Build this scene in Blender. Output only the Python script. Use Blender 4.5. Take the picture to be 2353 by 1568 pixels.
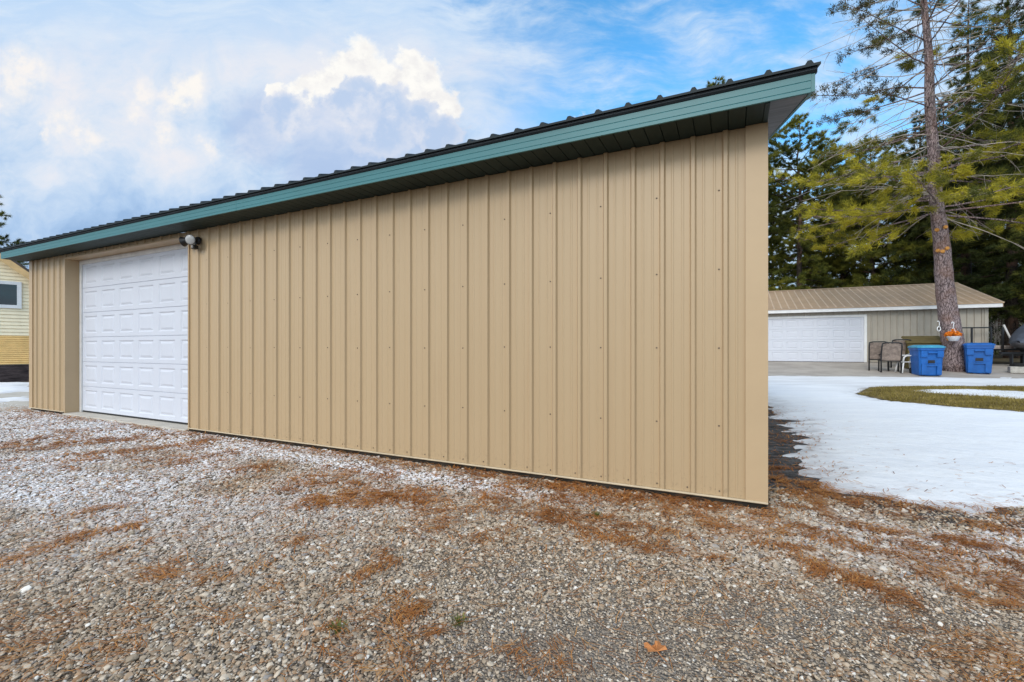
import bpy, math, random
import numpy as np
from mathutils import Vector, Matrix

R = math.radians
scene = bpy.context.scene
for o in list(bpy.data.objects):
    bpy.data.objects.remove(o)
col = scene.collection

# ------------------------------------------------------------------ camera
EYE = 1.183                 # eye height over the gravel
F = 1046.0                  # focal length in units of a 2353 x 1568 picture
CX, CY = 1176.5, 799.0
cam = bpy.data.cameras.new("camera")
cam.sensor_width = 36.0
cam.lens = 36.0 * F / 2353.0
cam.shift_y = 15.0 / 2353.0
cam.clip_start = 0.05
cam.clip_end = 3000.0
cam_o = bpy.data.objects.new("camera", cam)
col.objects.link(cam_o)
cam_o.location = (0, 0, EYE)
cam_o.rotation_euler = (R(90), 0, 0)
scene.camera = cam_o

# ------------------------------------------------------------------ sun + exposure
SUN_EL, SUN_AZ = R(31), R(211)      # azimuth clockwise from +Y (ahead of the camera)
sdir = Vector((math.sin(SUN_AZ) * math.cos(SUN_EL), math.cos(SUN_AZ) * math.cos(SUN_EL), math.sin(SUN_EL)))
sun = bpy.data.lights.new("sun", 'SUN')
sun.energy = 1.15
sun.angle = R(17)
sun.color = (1.0, 0.94, 0.85)
sun_o = bpy.data.objects.new("sun", sun)
col.objects.link(sun_o)
sun_o.rotation_euler = sdir.to_track_quat('Z', 'Y').to_euler()
vs = scene.view_settings
vs.view_transform = 'Standard'
vs.look = 'None'
vs.exposure = 0.0
vs.gamma = 1.0
vs.use_curve_mapping = False


# ------------------------------------------------------------------ node helper
class NT:
    def __init__(self, tree):
        self.t = tree
        self.t.nodes.clear()

    def n(self, typ, **kw):
        nd = self.t.nodes.new(typ)
        for k, v in kw.items():
            if k.startswith('i_'):
                key = k[2:]
                key = int(key) if key.isdigit() else key.replace('_', ' ')
                self.put(nd.inputs[key], v)
            else:
                setattr(nd, k, v)
        return nd

    def put(self, sock, v):
        if isinstance(v, bpy.types.NodeSocket):
            self.t.links.new(v, sock)
        elif v is not None:
            sock.default_value = v

    def math(self, op, a, b=0.0, c=None, clamp=False):
        nd = self.t.nodes.new('ShaderNodeMath')
        nd.operation = op
        nd.use_clamp = clamp
        self.put(nd.inputs[0], a)
        self.put(nd.inputs[1], b)
        if c is not None:
            self.put(nd.inputs[2], c)
        return nd.outputs[0]

    def vmath(self, op, a, b=None, s=None):
        nd = self.t.nodes.new('ShaderNodeVectorMath')
        nd.operation = op
        self.put(nd.inputs[0], a)
        if b is not None:
            self.put(nd.inputs[1], b)
        if s is not None:
            self.put(nd.inputs['Scale'], s)
        return nd.outputs['Value'] if op in ('LENGTH', 'DISTANCE', 'DOT_PRODUCT') else nd.outputs[0]

    def mix(self, fac, a, b, mode='MIX'):
        nd = self.t.nodes.new('ShaderNodeMix')
        nd.data_type = 'RGBA'
        nd.blend_type = mode
        self.put(nd.inputs[0], fac)
        self.put(nd.inputs[6], c4(a))
        self.put(nd.inputs[7], c4(b))
        return nd.outputs[2]

    def ramp(self, v, lo, hi, smooth=True):
        nd = self.t.nodes.new('ShaderNodeMapRange')
        nd.interpolation_type = 'SMOOTHSTEP' if smooth else 'LINEAR'
        nd.clamp = True
        self.put(nd.inputs[0], v)
        self.put(nd.inputs[1], lo)
        self.put(nd.inputs[2], hi)
        return nd.outputs[0]

    def noise(self, vec, scale, detail=4, rough=0.55, dist=0.0):
        nd = self.t.nodes.new('ShaderNodeTexNoise')
        self.put(nd.inputs['Vector'], vec)
        nd.inputs['Scale'].default_value = scale
        nd.inputs['Detail'].default_value = detail
        nd.inputs['Roughness'].default_value = rough
        nd.inputs['Distortion'].default_value = dist
        return nd

    def stretch(self, vec, s, rot=(0, 0, 0)):
        nd = self.t.nodes.new('ShaderNodeMapping')
        self.put(nd.inputs[0], vec)
        nd.inputs['Scale'].default_value = s
        nd.inputs['Rotation'].default_value = rot
        return nd.outputs[0]


def c4(c):
    if isinstance(c, (tuple, list)) and len(c) == 3:
        return (c[0], c[1], c[2], 1.0)
    return c


# ------------------------------------------------------------------ world: Nishita sky behind clouds
def build_world():
    w = bpy.data.worlds.new("World")
    scene.world = w
    w.use_nodes = True
    N = NT(w.node_tree)
    out = N.n('ShaderNodeOutputWorld')
    bg = N.n('ShaderNodeBackground')
    N.t.links.new(bg.outputs[0], out.inputs[0])
    sky = N.n('ShaderNodeTexSky', sky_type='NISHITA', sun_disc=False, sun_elevation=SUN_EL, sun_rotation=SUN_AZ)
    sky.air_density = 1.0
    sky.dust_density = 0.4
    sky.ozone_density = 3.0
    tc = N.n('ShaderNodeTexCoord')
    d = N.vmath('NORMALIZE', tc.outputs['Generated'])
    sep = N.n('ShaderNodeSeparateXYZ', i_0=d)
    x, y, z = sep.outputs
    # position on a flat cloud deck, gnomonic about the northern sky
    yy = N.math('MAXIMUM', y, 0.25)
    u = N.math('DIVIDE', x, yy)
    v = N.math('DIVIDE', z, yy)
    p = N.n('ShaderNodeCombineXYZ', i_0=u, i_1=v).outputs[0]
    def warped(amount, scale, det=3):
        wn_ = N.noise(p, scale, det)
        return N.vmath('ADD', p, N.vmath('SCALE', N.vmath('SUBTRACT', wn_.outputs['Color'], (0.5, 0.5, 0.5)), s=amount))

    pw = warped(0.24, 2.2)
    # high thin cloud: broad veils and combed-out streaks
    veil = N.noise(N.stretch(pw, (1.0, 1.5, 1.0), (0, 0, R(-35))), 2.6, 8, 0.60)
    streak = N.noise(N.stretch(pw, (1.0, 3.8, 1.0), (0, 0, R(-38))), 3.6, 9, 0.66)
    tuft = N.noise(N.stretch(warped(0.10, 6.0), (1.0, 2.0, 1.0), (0, 0, R(25))), 5.5, 8, 0.62)
    cir = N.math('ADD', N.math('MULTIPLY', veil.outputs[0], 0.45), N.math('MULTIPLY', streak.outputs[0], 0.33))
    cir = N.math('ADD', cir, N.math('MULTIPLY', tuft.outputs[0], 0.22))
    # the sky is clearest up to the right of the middle
    clear = N.math('SUBTRACT', 1.0, N.ramp(N.vmath('DISTANCE', N.stretch(p, (1, 1.2, 1)), (0.30, 0.80, 0)), 0.10, 0.62))
    cover = N.math('SUBTRACT', cir, N.math('MULTIPLY', clear, 0.085))
    cover = N.math('ADD', cover, N.math('MULTIPLY', N.ramp(u, 0.15, -0.55), 0.13))
    cover = N.math('ADD', cover, N.math('MULTIPLY', N.ramp(v, 0.42, 0.10), 0.16))
    cfac = N.ramp(cover, 0.36, 0.58)
    nish = N.mix(1.0, N.vmath('SCALE', sky.outputs[0], s=0.115), (1.12, 2.35, 2.60), 'MULTIPLY')
    milk = N.mix(N.ramp(streak.outputs[0], 0.4, 0.65), (0.56, 0.73, 0.95), (0.70, 0.82, 0.96))
    c = N.mix(N.math('MULTIPLY', cfac, 0.92), nish, milk)
    # the left half: a lumpy blue-grey deck with paler shoulders
    pd = warped(0.16, 4.5, 4)
    deck = N.noise(N.stretch(pd, (1.0, 1.35, 1.0)), 3.0, 9, 0.60)
    deck2 = N.noise(N.stretch(pd, (1.0, 1.2, 1.0)), 8.5, 8, 0.60)
    dk = N.math('ADD', N.math('MULTIPLY', deck.outputs[0], 0.68), N.math('MULTIPLY', deck2.outputs[0], 0.32))
    ramp_ = N.n('ShaderNodeValToRGB')
    el = ramp_.color_ramp.elements
    el[0].position, el[0].color = 0.34, (0.29, 0.46, 0.73, 1)
    el[1].position, el[1].color = 0.66, (0.87, 0.86, 0.90, 1)
    for q_, c_ in ((0.43, (0.43, 0.60, 0.85, 1)), (0.50, (0.57, 0.71, 0.90, 1)), (0.57, (0.72, 0.80, 0.92, 1))):
        e_ = el.new(q_)
        e_.color = c_
    # paler towards the top left, greyer low down
    N.put(ramp_.inputs[0], N.math('ADD', dk, N.math('MULTIPLY', N.math('SUBTRACT', N.ramp(v, 0.18, 0.62), 0.5), 0.19)))
    dmask = N.math('MULTIPLY', N.ramp(u, 0.22, -0.22), N.ramp(v, 0.78, 0.56))
    dmask = N.math('MULTIPLY', dmask, N.ramp(dk, 0.24, 0.44))
    low = N.math('MULTIPLY', N.ramp(v, 0.50, 0.30), N.ramp(u, 0.32, -0.10))
    dmask = N.math('MAXIMUM', dmask, N.math('MULTIPLY', low, 0.92))
    c = N.mix(N.math('MULTIPLY', dmask, 0.94), c, ramp_.outputs[0])

    # heaped clouds: billows round given bearings, edges broken by noise
    wn = N.noise(p, 9.0, 8, 0.60)
    w2 = N.vmath('SCALE', N.vmath('SUBTRACT', wn.outputs['Color'], (0.5, 0.5, 0.5)), s=0.135)
    wn3 = N.noise(p, 30.0, 6, 0.62)
    w3 = N.vmath('SCALE', N.vmath('SUBTRACT', wn3.outputs['Color'], (0.5, 0.5, 0.5)), s=0.045)
    pc = N.vmath('ADD', N.vmath('ADD', p, w2), w3)

    def billows(blobs):
        acc = None
        for (bx, by, r) in blobs:
            ctr = ((bx - CX) / F, (CY - by) / F, 0)
            dd = N.vmath('DISTANCE', pc, ctr)
            val = N.math('SUBTRACT', 1.0, N.math('DIVIDE', dd, r / F))
            acc = val if acc is None else N.math('SMOOTH_MAX', acc, val, 0.3)
        return acc

    grey1 = billows([(600, 290, 110), (720, 280, 120), (860, 320, 150), (985, 300, 90), (760, 360, 130)])
    c = N.mix(N.math('MULTIPLY', N.ramp(grey1, 0.0, 0.6), 0.70), c, N.mix(N.ramp(dk, 0.40, 0.62), (0.46, 0.58, 0.82), (0.66, 0.73, 0.88)))
    white = billows([(815, 165, 72), (752, 192, 62), (700, 215, 44), (868, 178, 52), (948, 148, 40), (972, 190, 58), (1010, 228, 46), (930, 200, 50), (640, 205, 26)])
    wtone = N.mix(N.ramp(wn3.outputs[0], 0.35, 0.62), N.mix(N.ramp(wn.outputs[0], 0.35, 0.6), (0.84, 0.83, 0.84), (0.96, 0.945, 0.92)), (1.0, 0.985, 0.945))
    c = N.mix(N.ramp(white, -0.08, 0.32), c, wtone)
    white2 = billows([(425, 218, 52), (395, 240, 40), (385, 305, 40), (480, 345, 26), (330, 215, 34), (300, 255, 30), (150, 280, 50), (215, 305, 44), (60, 150, 60), (100, 300, 30), (20, 200, 60)])
    c = N.mix(N.math('MULTIPLY', N.ramp(white2, -0.30, 0.75), N.math('ADD', 0.35, N.math('MULTIPLY', N.ramp(wn3.outputs[0], 0.38, 0.6), 0.5))), c, (0.98, 0.93, 0.89))
    bright2 = billows([(430, 212, 34), (412, 238, 26)])
    c = N.mix(N.math('MULTIPLY', N.ramp(bright2, 0.0, 0.6), 0.75), c, (1.0, 0.96, 0.90))
    white4 = billows([(1325, 290, 36), (1290, 304, 34), (1350, 304, 26)])
    c = N.mix(N.ramp(white4, 0.0, 0.4), c, (0.95, 0.95, 0.95))
    front = billows([(835, 225, 56), (790, 262, 46), (905, 250, 60), (960, 262, 52), (1010, 300, 54), (660, 262, 60), (880, 300, 80)])
    ftone = N.mix(N.ramp(N.math('ADD', front, N.math('MULTIPLY', N.math('SUBTRACT', wn.outputs[0], 0.5), 0.9)), 0.05, 0.65), (0.68, 0.74, 0.87), (0.50, 0.63, 0.85))
    hi = N.ramp(N.noise(warped(0.05, 9.0), 10.0, 8, 0.6).outputs[0], 0.46, 0.64)
    ftone = N.mix(N.math('MULTIPLY', hi, 0.60), ftone, (0.90, 0.89, 0.92))
    c = N.mix(N.math('MULTIPLY', N.ramp(front, -0.02, 0.26), 0.90), c, ftone)
    # thin cloud lit up round the hidden sun (behind the camera)
    sd = N.vmath('DOT_PRODUCT', d, tuple(sdir))
    glow = N.math('POWER', N.math('MAXIMUM', sd, 0.0), 3.0)
    c = N.mix(1.0, c, N.mix(glow, (0, 0, 0), (1.62, 1.54, 1.39)), 'ADD')
    N.put(bg.inputs[0], c)
    bg.inputs[1].default_value = 1.0


build_world()

# ------------------------------------------------------------------ helpers: noise, pixels, terrain
rng = np.random.default_rng(7)
random.seed(7)


def vnoise(x, y, seed=0):
    x = np.asarray(x, float)
    y = np.asarray(y, float)
    xi = np.floor(x).astype(np.int64)
    yi = np.floor(y).astype(np.int64)
    fx = x - xi
    fy = y - yi
    fx = fx * fx * (3 - 2 * fx)
    fy = fy * fy * (3 - 2 * fy)

    def h(a, b):
        n = (a * 374761393 + b * 668265263 + seed * 974634777) & 0xFFFFFFFF
        n = ((n ^ (n >> 13)) * 1274126177) & 0xFFFFFFFF
        return ((n ^ (n >> 16)) & 0xFFFF) / 65535.0
    a = h(xi, yi)
    b = h(xi + 1, yi)
    c = h(xi, yi + 1)
    d = h(xi + 1, yi + 1)
    return (a * (1 - fx) + b * fx) * (1 - fy) + (c * (1 - fx) + d * fx) * fy


def fbm(x, y, seed=0, oct=4):
    s, a, t = 0, 0.5, 0
    for k in range(oct):
        s = s + a * vnoise(x * 2 ** k, y * 2 ** k, seed + k)
        t += a
        a *= 0.5
    return s / t


C0 = np.array([1.851, 3.335])            # right front corner of the main building
UX = np.array([0.9007, -0.4351])         # along its front, to the right
UN = np.array([0.4351, 0.9007])          # into the building
YAW = math.atan2(-0.4351, 0.9007)
L = 12.19


def loc(p):
    p = np.asarray(p, float) - C0
    return p @ UX, p @ UN


def wpt(x, y):
    return C0 + x * UX + y * UN


_T = np.array([-200, 8, 12.5, 17.3, 21.2, 26, 45, 900.0])
_Z = np.array([0, 0, 0.05, 0.13, 0.50, 0.55, 0.7, 0.9])


def ground_z(x, y):
    x = np.asarray(x, float)
    y = np.asarray(y, float)
    t = (x - C0[0]) * UN[0] + (y - C0[1]) * UN[1]
    z = np.interp(t, _T, _Z)
    s = (x - C0[0]) * UX[0] + (y - C0[1]) * UX[1]
    f = np.clip((s + 6) / 6, 0, 1)       # the rise is on the right side only
    bump = (fbm(x * 0.8, y * 0.8, 3) - 0.5) * 0.035 * np.clip((9 - t) / 4, 0, 1) * np.clip(-t / 0.6, 0.12, 1)
    return z * f * f * (3 - 2 * f) + bump


def pix(px, py, depth):
    return Vector(((px - CX) / F * depth, depth, EYE + (CY - py) / F * depth))


def gpix(px, py):
    """point of the ground seen at picture position px, py"""
    dep = F * EYE / max(py - CY, 2)
    for _ in range(25):
        z = float(ground_z((px - CX) / F * dep, dep))
        dep = 0.5 * dep + 0.5 * F * (EYE - z) / max(py - CY, 2)
    return np.array([(px - CX) / F * dep, dep])


def poly_sd(P, poly):
    """signed distance (positive inside) of points P (N,2) to polygon"""
    poly = np.asarray(poly, float)
    n = len(poly)
    d = np.full(len(P), 1e9)
    inside = np.zeros(len(P), bool)
    for i in range(n):
        a, b = poly[i], poly[(i + 1) % n]
        ab = b - a
        t = np.clip(((P - a) @ ab) / max(ab @ ab, 1e-9), 0, 1)
        d = np.minimum(d, np.linalg.norm(P - a - t[:, None] * ab, axis=1))
        c = (a[1] > P[:, 1]) != (b[1] > P[:, 1])
        with np.errstate(divide='ignore', invalid='ignore'):
            xx = (b[0] - a[0]) * (P[:, 1] - a[1]) / (b[1] - a[1] + 1e-12) + a[0]
        inside ^= c & (P[:, 0] < xx)
    return np.where(inside, d, -d)


# ------------------------------------------------------------------ helpers: meshes and objects
class MB:
    def __init__(self):
        self.v, self.f = [], []
        self.m2 = None          # (first face, material) of a second material

    def add(self, vs_, fs_):
        o = len(self.v)
        self.v += [tuple(p) for p in vs_]
        self.f += [tuple(i + o for i in f) for f in fs_]
        return self

    def box(self, lo, hi, M=None, bev=0.0):
        x0, y0, z0 = lo
        x1, y1, z1 = hi
        if bev <= 0:
            vs_ = [(x0, y0, z0), (x1, y0, z0), (x1, y1, z0), (x0, y1, z0), (x0, y0, z1), (x1, y0, z1), (x1, y1, z1), (x0, y1, z1)]
            fs_ = [(0, 3, 2, 1), (4, 5, 6, 7), (0, 1, 5, 4), (1, 2, 6, 5), (2, 3, 7, 6), (3, 0, 4, 7)]
        else:
            b = bev
            ring = [(x0 + b, y0), (x1 - b, y0), (x1, y0 + b), (x1, y1 - b), (x1 - b, y1), (x0 + b, y1), (x0, y1 - b), (x0, y0 + b)]
            cx_, cy_ = (x0 + x1) / 2, (y0 + y1) / 2
            kx = 1 - b / max((x1 - x0) / 2, 1e-6)
            ky = 1 - b / max((y1 - y0) / 2, 1e-6)
            vs_ = []
            for zz, s in ((z0, 0), (z0 + b, 1), (z1 - b, 1), (z1, 0)):
                for (px, py) in ring:
                    vs_.append((px, py, zz) if s else (cx_ + (px - cx_) * kx, cy_ + (py - cy_) * ky, zz))
            fs_ = [tuple(range(7, -1, -1)), tuple(range(24, 32))]
            for k in range(3):
                for i in range(8):
                    j = (i + 1) % 8
                    fs_.append((k * 8 + i, k * 8 + j, k * 8 + 8 + j, k * 8 + 8 + i))
        if M is not None:
            vs_ = [tuple(M @ Vector(p)) for p in vs_]
        return self.add(vs_, fs_)

    def bar(self, a, b, w, h=None, up=(0, 0, 1)):
        """square bar from a to b"""
        a, b = Vector(a), Vector(b)
        h = w if h is None else h
        d = (b - a)
        ln = d.length
        d.normalize()
        s = d.cross(Vector(up))
        if s.length < 1e-4:
            s = Vector((1, 0, 0))
        s.normalize()
        t = s.cross(d)
        M = Matrix((s, d, t)).transposed().to_4x4()
        M.translation = a
        return self.box((-w / 2, 0, -h / 2), (w / 2, ln, h / 2), M)

    def tube(self, pts, rad, n=8, cap=True):
        pts = [Vector(p) for p in pts]
        if not hasattr(rad, '__len__'):
            rad = [rad] * len(pts)
        vs_, fs_ = [], []
        ref = None
        for i, p in enumerate(pts):
            t = (pts[min(i + 1, len(pts) - 1)] - pts[max(i - 1, 0)])
            if t.length < 1e-9:
                t = Vector((0, 0, 1))
            t.normalize()
            if ref is None:
                ref = t.orthogonal().normalized()
            ref = (ref - t * ref.dot(t))
            if ref.length < 1e-6:
                ref = t.orthogonal()
            ref.normalize()
            b = t.cross(ref)
            for k in range(n):
                a = 2 * math.pi * k / n
                vs_.append(p + (ref * math.cos(a) + b * math.sin(a)) * rad[i])
        for i in range(len(pts) - 1):
            for k in range(n):
                k2 = (k + 1) % n
                fs_.append((i * n + k, i * n + k2, i * n + n + k2, i * n + n + k))
        if cap:
            fs_.append(tuple(range(n - 1, -1, -1)))
            fs_.append(tuple((len(pts) - 1) * n + k for k in range(n)))
        return self.add(vs_, fs_)

    def lathe(self, prof, n=24, M=None, closed=True):
        vs_, fs_ = [], []
        for (r, z) in prof:
            for k in range(n):
                a = 2 * math.pi * k / n
                vs_.append((r * math.cos(a), r * math.sin(a), z))
        for i in range(len(prof) - 1):
            for k in range(n):
                k2 = (k + 1) % n
                fs_.append((i * n + k, i * n + k2, i * n + n + k2, i * n + n + k))
        if closed:
            fs_.append(tuple(range(n - 1, -1, -1)))
            fs_.append(tuple((len(prof) - 1) * n + k for k in range(n)))
        if M is not None:
            vs_ = [tuple(M @ Vector(p)) for p in vs_]
        return self.add(vs_, fs_)

    def extrude_x(self, prof, x0, x1, closed=True):
        """profile in (y,z) swept along x"""
        n = len(prof)
        vs_ = [(x0, y, z) for (y, z) in prof] + [(x1, y, z) for (y, z) in prof]
        fs_ = [(i, (i + 1) % n, n + (i + 1) % n, n + i) for i in range(n if closed else n - 1)]
        if closed:
            fs_ += [tuple(range(n - 1, -1, -1)), tuple(range(n, 2 * n))]
        return self.add(vs_, fs_)

    def build(self, name, m, parent=None, smooth=False):
        me = bpy.data.meshes.new(name)
        me.from_pydata([tuple(p) for p in self.v], [], self.f)
        me.update()
        if smooth:
            me.shade_smooth()
        o = link(name, me, m, parent)
        if self.m2:
            me.materials.append(self.m2[1])
            for q in me.polygons[self.m2[0]:]:
                q.material_index = 1
        return o


def link(name, me, m, parent=None):
    o = bpy.data.objects.new(name, me)
    if m is not None:
        me.materials.append(m)
    col.objects.link(o)
    if parent is not None:
        o.parent = parent
    return o


def np_mesh(name, V, F_, m, parent=None, smooth=False, attrs=None):
    """fast mesh from arrays; F_ (n,3) or (n,4)"""
    me = bpy.data.meshes.new(name)
    V = np.ascontiguousarray(V, np.float32)
    F_ = np.ascontiguousarray(F_, np.int32)
    n, k = F_.shape
    me.vertices.add(len(V))
    me.vertices.foreach_set('co', V.ravel())
    me.loops.add(n * k)
    me.loops.foreach_set('vertex_index', F_.ravel())
    me.polygons.add(n)
    me.polygons.foreach_set('loop_start', np.arange(0, n * k, k, dtype=np.int32))
    me.update(calc_edges=True)
    if smooth:
        me.polygons.foreach_set('use_smooth', np.ones(n, bool))
    for an, av in (attrs or {}).items():
        at = me.attributes.new(an, 'FLOAT', 'POINT')
        at.data.foreach_set('value', np.ascontiguousarray(av, np.float32))
    return link(name, me, m, parent)


def empty(name, p=(0, 0, 0), rz=0.0):
    o = bpy.data.objects.new(name, None)
    col.objects.link(o)
    o.location = p
    o.rotation_euler = (0, 0, rz)
    o.empty_display_size = 0.2
    return o


def tag(o, label=None, cat=None, group=None, kind=None):
    if label:
        o['label'] = label
    if cat:
        o['category'] = cat
    if group:
        o['group'] = group
    if kind:
        o['kind'] = kind
    return o


def copy_tree(o, parent=None):
    c = o.copy()
    col.objects.link(c)
    if parent is not None:
        c.parent = parent
    for ch in [q for q in bpy.data.objects if q.parent == o]:
        copy_tree(ch, c)
    return c


# ------------------------------------------------------------------ materials
def mat(name, base, rough=0.6, spec=0.5, var=0.12, vscale=6.0, bump=0.0, bscale=40.0, metal=0.0, var_col=None, stretch=(1, 1, 1), coat=0.0):
    m = bpy.data.materials.new(name)
    m.use_nodes = True
    N = NT(m.node_tree)
    out = N.n('ShaderNodeOutputMaterial')
    b = N.n('ShaderNodeBsdfPrincipled')
    N.t.links.new(b.outputs[0], out.inputs[0])
    tc = N.n('ShaderNodeTexCoord')
    v = N.stretch(tc.outputs['Object'], stretch)
    ns = N.noise(v, vscale, 6, 0.6)
    lo = tuple(max(0, q * (1 - var)) for q in base)
    hi = tuple(q * (1 + var) for q in base) if var_col is None else var_col
    N.put(b.inputs['Base Color'], N.mix(N.ramp(ns.outputs[0], 0.3, 0.7), lo, hi))
    b.inputs['Roughness'].default_value = rough
    b.inputs['Metallic'].default_value = metal
    b.inputs['Specular IOR Level'].default_value = spec
    if bump > 0:
        bn = N.noise(v, bscale, 5, 0.6)
        bp = N.n('ShaderNodeBump')
        bp.inputs['Strength'].default_value = 1.0
        bp.inputs['Distance'].default_value = bump
        N.put(bp.inputs['Height'], bn.outputs[0])
        N.put(b.inputs['Normal'], bp.outputs[0])
    return m


M = {}
M['tan'] = None
M['tan_trim'] = mat('tan trim steel', (0.48, 0.345, 0.205), 0.42, 0.4, 0.03, 2.0)
M['base_trim'] = mat('pale base trim', (0.50, 0.40, 0.27), 0.45, 0.4, 0.08, 9.0)
M['grade_board'] = mat('dark grade board', (0.035, 0.028, 0.022), 0.9, 0.2, 0.4, 8.0)
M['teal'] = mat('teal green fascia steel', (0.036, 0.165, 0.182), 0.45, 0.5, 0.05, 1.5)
M['dark_green'] = mat('dark green roof steel', (0.014, 0.022, 0.026), 0.6, 0.25, 0.2, 3.0)
M['eave'] = mat('slate green eave trim', (0.028, 0.036, 0.044), 0.6, 0.3, 0.2, 3.0)
M['screw'] = mat('weathered screw heads', (0.10, 0.075, 0.05), 0.6, 0.4, 0.3)
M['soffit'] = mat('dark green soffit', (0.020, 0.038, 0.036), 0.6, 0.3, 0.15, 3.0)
M['rake_soffit'] = mat('lit grey rake soffit', (0.19, 0.195, 0.215), 0.6, 0.3, 0.2, 3.0, stretch=(0.3, 8, 8))  # paler than the eave soffit: the light on it is put into the colour
M['door_white'] = mat('white door steel', (0.60, 0.62, 0.685), 0.45, 0.4, 0.015, 3.0)
M['white_wood'] = mat('white painted wood', (0.64, 0.62, 0.60), 0.6, 0.3, 0.08, 7.0)
M['rubber'] = mat('black rubber', (0.02, 0.02, 0.02), 0.8, 0.3, 0.3)
M['concrete'] = mat('concrete', (0.50, 0.46, 0.40), 0.9, 0.2, 0.10, 2.5, 0.002, 60)
M['apron'] = mat('beige concrete apron', (0.40, 0.355, 0.31), 0.9, 0.2, 0.14, 1.2, 0.002, 60)
M['black'] = mat('black painted steel', (0.012, 0.012, 0.014), 0.45, 0.5, 0.3)
M['lens'] = mat('frosted lamp lens', (0.42, 0.42, 0.42), 0.15, 0.7, 0.05, 60)
M['blue'] = mat('blue bin plastic', (0.008, 0.100, 0.36), 0.42, 0.4, 0.12, 5.0)
M['blue_lid'] = mat('blue bin lid plastic', (0.010, 0.110, 0.40), 0.4, 0.45, 0.12, 5.0)
M['blue_lid_pale'] = mat('pale blue lid plastic', (0.05, 0.30, 0.46), 0.45, 0.45, 0.15, 4.0)  # a paler blue than the other bin's lid
M['white_plastic'] = mat('white plastic', (0.75, 0.75, 0.74), 0.4, 0.4, 0.06)
M['sling'] = mat('beige mesh sling', (0.25, 0.20, 0.17), 0.9, 0.2, 0.3, 9.0)
M['mossy_wood'] = mat('mossy wood', (0.13, 0.10, 0.04), 0.9, 0.2, 0.4, 6.0, 0.004, 30, stretch=(0.4, 4, 4))
M['wood_pale'] = mat('pale weathered wood', (0.52, 0.44, 0.40), 0.85, 0.2, 0.25, 12.0)
M['tarp'] = mat('grey tarp', (0.075, 0.085, 0.11), 0.55, 0.4, 0.2, 3.0, 0.02, 3.0)
M['far_wall'] = mat('light taupe steel', (0.37, 0.335, 0.28), 0.5, 0.4, 0.05, 2.0)
M['far_roof'] = mat('tan brown roof steel', (0.43, 0.295, 0.185), 0.45, 0.4, 0.08, 2.0)
M['far_rib'] = mat('lighter tan roof ribs', (0.58, 0.44, 0.31), 0.45, 0.4, 0.08, 2.0)  # ribs coloured lighter than the roof sheet
M['trim_white'] = mat('white trim', (0.75, 0.75, 0.75), 0.5, 0.3, 0.05)
M['yellow'] = mat('pale yellow lap siding', (0.92, 0.80, 0.57), 0.7, 0.3, 0.06, 3.0)
M['ochre'] = mat('ochre skirting', (0.86, 0.58, 0.24), 0.7, 0.3, 0.10, 3.0)
M['cedar'] = mat('cedar rake board', (0.74, 0.48, 0.22), 0.7, 0.3, 0.12, 5.0)
M['shingle'] = mat('brown shingles', (0.10, 0.08, 0.07), 0.9, 0.2, 0.3, 9.0)
M['foundation'] = mat('dark stone foundation', (0.055, 0.042, 0.042), 0.9, 0.2, 0.6, 4.0, 0.02, 8, stretch=(0.6, 1, 3))
M['glass'] = mat('dark window glass', (0.015, 0.018, 0.022), 0.05, 0.8, 0.2)
M['basket'] = mat('white basket plastic', (0.78, 0.78, 0.80), 0.4, 0.4, 0.03)
M['flower'] = mat('orange flowers', (0.78, 0.13, 0.01), 0.7, 0.3, 0.3, 30.0, var_col=(0.85, 0.30, 0.02))
M['cable'] = mat('pale cable', (0.55, 0.55, 0.55), 0.6)
M['deadtwig'] = mat('pale dead twigs', (0.40, 0.35, 0.30), 0.9, 0.2, 0.3, 3.0)
M['leaf'] = mat('dry orange leaf', (0.45, 0.18, 0.06), 0.8, 0.3, 0.25, 40.0)
M['bucket'] = mat('grey concrete block', (0.42, 0.40, 0.36), 0.9, 0.2, 0.15, 12.0)
M['cutwood'] = mat('orange cut wood', (0.55, 0.26, 0.07), 0.8, 0.2, 0.25, 40.0)
M['bulb'] = mat('lamp reflector', (0.85, 0.85, 0.85), 0.2, 0.8, 0.02)


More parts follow.
